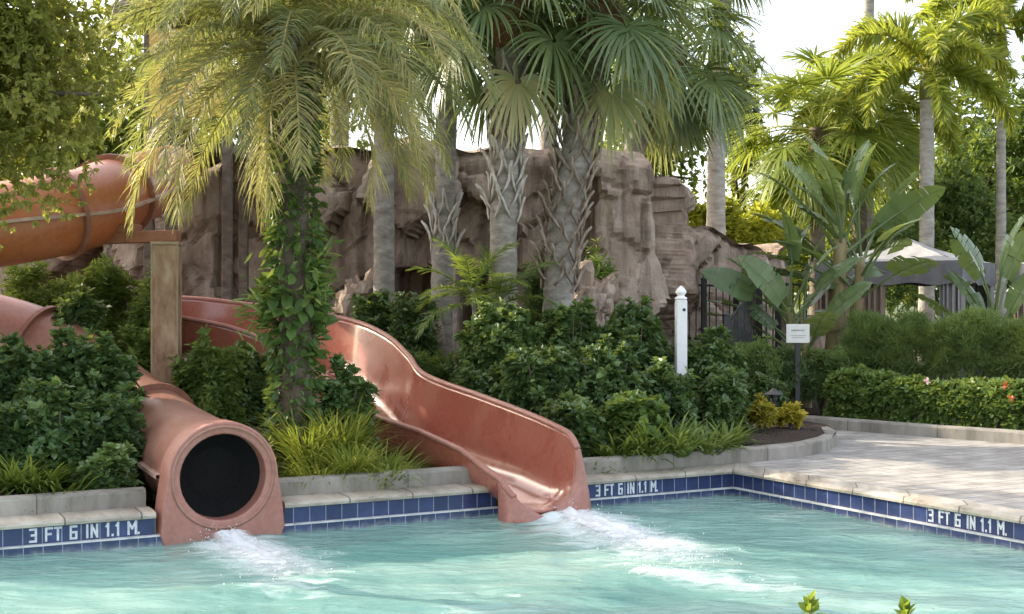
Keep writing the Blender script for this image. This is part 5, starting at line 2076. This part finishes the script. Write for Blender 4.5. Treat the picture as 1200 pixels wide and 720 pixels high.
# ---- broad-leaved trees ----------------------------------------------------
def leafy_tree(base, ctr, rad, nw, k, size, mat, label, group, seed, tr=.14, tmpl=OVAL, holes=.6, name='leafy_tree', limbs=7, cat='tree'):
    base = Vector(base)
    o = empty(name, base, label, cat, group)
    c0 = Vector(ctr) - base
    mb = MB()
    mb.tube(catmull([(0, 0, -.2), c0 * .45 + Vector((.1, 0, 0)), c0 + Vector((0, 0, rad[2] * .3))], 6), list(np.linspace(tr, tr * .3, 13)), 10)
    ends = []
    for i in range(limbs):
        a = i * 2.4 + seed
        e = Vector((math.cos(a) * rad[0] * .72, math.sin(a) * rad[1] * .72, rad[2] * random.uniform(-.3, .7)))
        st = c0 * random.uniform(.55, .9)
        mb.tube(catmull([st, st.lerp(c0 + e, .5) + Vector((0, 0, .12)), c0 + e], 5), list(np.linspace(tr * .42, tr * .08, 11)), 6)
    mb.build('trunk', M['bark'], o, smooth=True)
    d = nrm(R.normal(0, 1, (nw, 3)))
    rj = .72 + .42 * lump(d, seed, 1.6) + .3 * lump(d, seed + 3, 4.2)
    dep = (R.random(nw) ** .45)
    p = d * (rj * dep)[:, None]
    keepn = np.array([noise.noise(Vector((q[0] * 3.1 + seed, q[1] * 3.1, q[2] * 3.1))) for q in p])
    p = p[keepn > -.22 * holes - (1 - holes)]
    p = p * np.array(rad) + np.array(c0)
    ax = nrm(p - np.array(c0)) + R.normal(0, .5, p.shape) + np.array([0, 0, .25])
    vb = .46 + .35 * lump(p, seed + 6, 1.4 / max(.6, rad[0] * .5))
    V, Fa, va = whorls(p, ax, k, 1.0, size * R.uniform(.7, 1.25, len(p)), tmpl, vb)
    link('crown', mesh_np('crown', V, Fa, va), M[mat], o)
    return o


leafy_tree((-6.0, 11.3, .35), (-4.72, 11.2, 4.3), (1.65, 1.3, 1.8), 7000, 7, .07, 'tree_leaf', 'near leafy tree hanging over the raised tube at the left edge', None, 1.3, .13, holes=.45)
G5 = 'backlit trees beyond the slides at left'
leafy_tree(PX(95, 30, .1), PX(95, 30, 6.2), (2.6, 2.2, 3.6), 1500, 7, .2, 'far_leaf', 'backlit yellow-green tree left of the slide tower, sky showing through', G5, 3.1, .2)
leafy_tree(PX(205, 35, .1), PX(205, 35, 6.4), (2.4, 2.2, 3.0), 1100, 7, .22, 'far_leaf', 'loose backlit tree directly behind the slide tower', G5, 5.7, .2)
leafy_tree(PX(-40, 26, .1), PX(-40, 26, 5.6), (3.0, 2.5, 4.2), 1900, 7, .2, 'far_leaf', 'broad backlit tree cut off by the left edge of the photo', G5, 8.9, .25)
leafy_tree((-9.8, 18.8, .2), (-9.6, 18.8, 5.6), (2.3, 2.2, 2.6), 2200, 7, .16, 'far_leaf', 'leafy tree added just left of the slide tower to shade the slides', G5, 10.3, .2)  # mostly out of frame, added to block the sun from the open slide
leafy_tree(PX(330, 33, .1), PX(330, 33, 7.0), (2.8, 2.2, 3.6), 1300, 7, .22, 'far_leaf', 'backlit tree right of the slide tower, behind the feather palm', G5, 12.2, .2)
leafy_tree(PX(868, 34, .1), PX(868, 34, 7.0), (.9, .9, 3.2), 700, 7, .17, 'far_leaf', 'narrow light green tree right of the tall slim palm trunk', None, 15.5, .12)
leafy_tree(PX(760, 40, .1), PX(760, 40, 7.0), (3.0, 2.2, 4.5), 1200, 7, .25, 'far_leaf', 'green tree behind the sabal crown, left of the tall slim palm trunk', None, 17.5, .2)
G6 = 'trees beyond the cabanas'
for i, (px, Y, cz, rx, rz_, mat, lab) in enumerate(((1075, 42, 4.6, 2.6, 3.6, 'far_leaf', 'yellow-green tree behind the cabana roof and pale palm trunk'), (1150, 38, 5.0, 2.6, 3.2, 'hedge_leaf', 'dark tree behind the second cabana'),
        (1215, 36, 6.0, 2.4, 4.2, 'mid_leaf', 'dark tree cut off by the right edge of the photo'), (1020, 46, 3.8, 2.6, 2.8, 'far_leaf', 'light tree seen between the bird-of-paradise leaves'),
        (1125, 48, 7.8, 3.0, 4.2, 'far_leaf', 'tall light tree high behind the foxtail palms'), (955, 50, 3.6, 2.6, 2.6, 'far_leaf', 'low pale tree far behind the fence'))):
    leafy_tree(PX(px, Y, .1), PX(px, Y, cz), (rx, rx * .8, rz_), 1200, 7, .24, mat, lab, G6, 20.0 + i * 2.3, .18)
# clipped tree beside the foxtail trunk
leafy_tree(PX(1128, 33, .1), PX(1128, 33, 4.35), (1.15, 1.0, 1.35), 1300, 7, .14, 'hedge_leaf', 'dense clipped rounded tree right of the pale foxtail trunk', None, 41.0, .14, holes=.05)

# sunlit yellow hedge behind the low rock
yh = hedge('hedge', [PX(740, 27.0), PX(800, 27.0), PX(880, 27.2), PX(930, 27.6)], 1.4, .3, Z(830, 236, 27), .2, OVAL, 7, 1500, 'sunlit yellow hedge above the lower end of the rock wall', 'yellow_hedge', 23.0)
hedge('hedge', [PX(1030, 32.0), PX(1120, 32.0), PX(1260, 31.0)], 1.2, .3, Z(1100, 262, 32), .16, OVAL, 7, 1700, 'tall green hedge behind the cabana roofs', 'hedge_leaf', 29.0)
far = hedge('far_wood', [Vector((-70, 90, 0)), Vector((-20, 95, 0)), Vector((20, 95, 0)), Vector((75, 88, 0))], 12, .1, 7.2, .9, OVAL, 7, 3600, None, 'far_leaf', 33.0)
for k_ in ('label', 'category'):
    if k_ in far:
        del far[k_]
far['kind'] = 'stuff'

# sprigs at the bottom edge: top shoots of shrubs on the near side of the pool
for px, py, lab in ((950, 697, 'left of two leafy sprigs poking up at the bottom edge, over the water'), (1062, 704, 'right of two leafy sprigs poking up at the bottom edge, over the water')):
    Y = 4.0
    tp_ = P(px, py, Y)
    b_ = Vector((tp_.x, Y, .27))
    o = empty('leafy_sprig', b_, lab, 'plant', 'sprigs at the bottom edge of the photo')
    h = tp_.z - b_.z
    st = MB()
    st.tube([(0, 0, -.02), (.02, .02, h * .6), (0, 0, h - .03)], [.009, .006, .003], 6)
    cs_, ds_, sz_ = [], [], []
    for i in range(60):
        z = h - .03 - .16 * (i / 60) ** 1.2 * 1.6
        a = i * 2.4
        e = 1.35 - 1.2 * min(1, i / 16)
        cs_.append((0, 0, z))
        ds_.append((math.cos(a) * math.cos(e), math.sin(a) * math.cos(e), math.sin(e)))
        sz_.append(.05 * (.75 + .3 * random.random()))
    V, Fa, va = leaf_cloud(np.array(cs_), np.array(ds_), np.array(sz_), BROAD, np.clip(R.normal(.6, .16, 60), 0, 1))
    link('foliage', mesh_np('foliage', V, Fa, va), M['sprig_leaf'], o)
    st.build('stem', M['petiole'], o, var=.3)

# ---- street furniture -------------------------------------------------------
b_ = PX(798, 16.1, .45)
post = empty('white_post', b_, 'square white post with a pointed cap rising from dark shrubs', 'post')
h = Z(798, 352, 16.1) - .45
mb = MB()
mb.box((0, 0, h / 2 - .1), (.135, .135, h + .2), rz=.1)
mb.build('shaft', M['white_paint'], post, bevel=.012)
mb = MB()
mb.lathe((0, 0, h), [(.001, -.01), (.062, 0), (.078, .015), (.078, .03), (.05, .045), (.042, .06), (.066, .085), (.07, .105), (.055, .135), (.028, .165), (.001, .185)], 20)
mb.build('finial', M['white_paint'], post, smooth=True)
mb = MB()
mb.lathe((0, 0, 0), [(.001, 0), (.02, 0), (.02, .012), (.001, .012)], 14)
kx = mb.build('number_plate', M['black_metal'], post)
kx.name = 'peephole'
kx.rotation_euler = (math.pi / 2, 0, .1)
kx.location = (.03, -.062, h - .12)

b_ = PX(935, 18.5, .36)
sg = empty('small_sign', b_, 'small white notice on a black post beside the path', 'sign')
zt, zb_ = Z(935, 380, 18.5) - .36, Z(935, 402, 18.5) - .36
mb = MB()
mb.box((0, .03, zt / 2 - .1), (.075, .05, zt + .05))
mb.build('post', M['black_metal'], sg, bevel=.006)
mb = MB()
mb.box((0, 0, (zt + zb_) / 2), (.335, .018, zt - zb_))
mb.build('panel', M['sign_face'], sg, bevel=.004)
mb = MB()
random.seed(5)
for row, (zz_, x0, x1, hh) in enumerate((((zt + zb_) / 2 + .045, -.095, .09, .026), ((zt + zb_) / 2 - .03, -.11, .11, .011), ((zt + zb_) / 2 - .06, -.085, .085, .011))):
    x = x0
    while x < x1:
        ww = random.uniform(.008, .02)
        mb.box((x + ww / 2, -.0105, zz_), (ww, .002, hh * random.uniform(.7, 1)))
        x += ww + .007
mb.build('lettering', M['sign_ink'], sg)

b_ = PX(907, 16.6, .36)
bl = empty('bollard_lamp', b_, 'short black bollard lamp with a conical cap between the crotons', 'lamp')
h = Z(907, 455, 16.6) - .36
mb = MB()
mb.lathe((0, 0, 0), [(.05, -.1), (.05, .02), (.032, .04), (.032, h - .17), (.045, h - .16), (.045, h - .08), (.001, h - .08)], 16)
mb.build('stem', M['black_metal'], bl, smooth=False)
mb = MB()
mb.lathe((0, 0, h), [(.001, 0), (.02, -.005), (.06, -.04), (.125, -.075), (.125, -.085), (.001, -.08)], 20)
mb.build('cap', M['black_metal'], bl, smooth=False)

# teal lamp housing by the big plant
b_ = P(995, 400, 19.7)
tf = empty('floodlight', Vector((b_.x, b_.y, b_.z - .08)), 'small teal floodlight at the foot of the thick tan stem', 'lamp')
mb = MB()
mb.lathe((0, 0, 0), [(.001, 0), (.08, 0), (.12, .05), (.13, .13), (.12, .145), (.001, .12)], 16)
mb.build('housing', M['teal_metal'], tf, smooth=False)
mb = MB()
mb.tube([(0, 0, .02), (0, .02, -.6), (0, .02, -1.2)], .02, 8)
mb.build('stake', M['black_metal'], tf)

# black fence: level run then a run stepping down towards the path
fo_ = P(890, 328, 21.0)
fence = empty('metal_fence', (fo_.x, fo_.y, .2), 'black metal picket fence stepping down in front of the low rock wall', 'fence')
F0 = Vector((fo_.x, fo_.y, .2))
runsf = [(P(800, 330, 21.4), P(863, 331, 21.2), .35), (P(863, 331, 21.2), P(890, 328, 21.0), .35), (P(890, 328, 21.0), P(851, 374, 18.9), .25), (P(890, 328, 21.0), P(945, 330, 21.2), .35)]
rails, pick = MB(), MB()
for a, b2, z0 in runsf:
    a, b2 = a - F0, b2 - F0
    n_ = max(3, int((Vector((b2.x - a.x, b2.y - a.y, 0))).length / .11))
    for i in range(n_ + 1):
        p = a.lerp(b2, i / n_)
        low = max(.1, p.z - 1.15)
        pick.box((p.x, p.y, (p.z + low) / 2 - .03), (.018, .018, p.z - low))
    for dz in (.06, .95):
        rails.tube([a - Vector((0, 0, dz)), b2 - Vector((0, 0, dz))], .022, 6)
rails.build('rail', M['black_metal'], fence)
pick.build('picket', M['black_metal'], fence)
for p in (P(825, 328, 21.3), P(863, 327, 21.2), P(890, 325, 21.0), P(851, 370, 18.9), P(912, 327, 21.1)):
    mb = MB()
    q_ = p - F0
    mb.box((q_.x, q_.y, q_.z / 2), (.085, .085, q_.z))
    mb.lathe((q_.x, q_.y, q_.z), [(.06, 0), (.06, .02), (.001, .06)], 8)
    mb.build('fence_post', M['black_metal'], fence, bevel=.006)

# cabanas
Fc, Lc = Vector((8.26, 23.5, 0)), Vector((5.92, 25.0, 0))
ex_ = (Fc - Lc).normalized()
ey_ = Vector((-ex_.y, ex_.x, 0))
W_ = (Fc - Lc).length
cc_ = (Fc + Lc) / 2 + ey_ * W_ / 2
rz_ = math.atan2(ex_.y, ex_.x)


def cloth_panel(mb, a, b2, z0, z1, waves=9, amp=.035, n=40, sag=0):
    a, b2 = Vector(a), Vector(b2)
    d = (b2 - a).normalized()
    nn = Vector((-d.y, d.x, 0))
    prev = None
    for i in range(n + 1):
        u = i / n
        p = a.lerp(b2, u) + nn * amp * math.sin(u * waves * 6.283 + 1.3 * math.sin(u * 9))
        lo = z0 - sag * math.sin(u * math.pi * 3) ** 2
        cur = (Vector((p.x, p.y, lo)), Vector((p.x, p.y, z1)))
        if prev:
            mb.face([prev[0], cur[0], cur[1], prev[1]])
        prev = cur


def cabana(loc, label):
    o = empty('cabana', loc, label, 'cabana', 'grey canvas cabanas', rz_)
    hw = W_ / 2
    ze, zv, za = 2.62, 2.22, 3.12
    mb = MB()
    m_ = 12
    for sx, sy, tx, ty in ((-1, -1, 1, -1), (1, -1, 1, 1), (1, 1, -1, 1), (-1, 1, -1, -1)):
        A, B = Vector((sx * hw, sy * hw, ze)), Vector((tx * hw, ty * hw, ze))
        for i in range(m_):
            for j in range(m_):
                def pt_(u, v):
                    q_ = A.lerp(B, u).lerp(Vector((0, 0, za)), v)
                    q_.z -= .10 * math.sin(v * math.pi) * (1 - abs(2 * u - 1) * .5) + .02 * noise.noise(Vector((u * 6, v * 5, sx)))
                    return q_
                if j == m_ - 1:
                    mb.face([pt_(i / m_, j / m_), pt_((i + 1) / m_, j / m_), Vector((0, 0, za))])
                else:
                    mb.face([pt_(i / m_, j / m_), pt_((i + 1) / m_, j / m_), pt_((i + 1) / m_, (j + 1) / m_), pt_(i / m_, (j + 1) / m_)])
    mb.build('roof', M['canvas'], o, smooth=True)
    vb_ = MB()
    for sx, sy, tx, ty in ((-1, -1, 1, -1), (1, -1, 1, 1), (1, 1, -1, 1), (-1, 1, -1, -1)):
        k_ = 1.004
        cloth_panel(vb_, (sx * hw * k_, sy * hw * k_, 0), (tx * hw * k_, ty * hw * k_, 0), zv, ze + .005, 5, .018, 30, .05)
    vb_.build('valance', M['canvas_dark'], o)
    for sx in (-1, 1):
        for sy in (-1, 1):
            mb = MB()
            mb.box((sx * (hw - .09), sy * (hw - .09), ze / 2), (.1, .1, ze - .02))
            mb.build('post', M['dark_wood'], o, bevel=.006)
            cb = MB()
            x0 = sx * (hw - .05)
            cloth_panel(cb, (x0, sy * (hw - .04), 0), (x0 - sx * .36, sy * (hw - .04), 0), .1, zv + .06, 4, .045)
            cloth_panel(cb, (x0, sy * (hw - .04), 0), (x0, sy * (hw - .04) - sy * .3, 0), .1, zv + .06, 4, .045)
            cb.build('curtain', M['curtain_grey' if sx > 0 else 'curtain'], o)
    mb = MB()
    for sy in (-1, 1):
        mb.box((0, sy * (hw - .09), zv + .1), (2 * hw - .2, .06, .1))
        mb.box((sy * (hw - .09), 0, zv + .1), (.06, 2 * hw - .2, .1))
    mb.build('beam', M['dark_wood'], o, bevel=.005)
    # brown curtain panels drawn along the left part of the front
    cb = MB()
    cloth_panel(cb, (-hw + .4, -hw + .06, 0), (-hw + 1.35, -hw + .06, 0), .1, zv + .04, 7, .05)
    cloth_panel(cb, (-hw + .05, -hw + .1, 0), (-hw + .05, hw - .1, 0), .1, zv + .04, 12, .05, 70)
    cb.build('curtain', M['curtain'], o)
    return o


cab = cabana((cc_.x, cc_.y, .17), 'grey canvas cabana with brown curtains behind the hedge, left of two')
cab2 = copy_plant(cab, (cc_.x + 4.25, cc_.y + 1.0, .17), 'second grey canvas cabana, cut off by the right edge of the photo', rz=rz_)

bpy.context.view_layer.update()
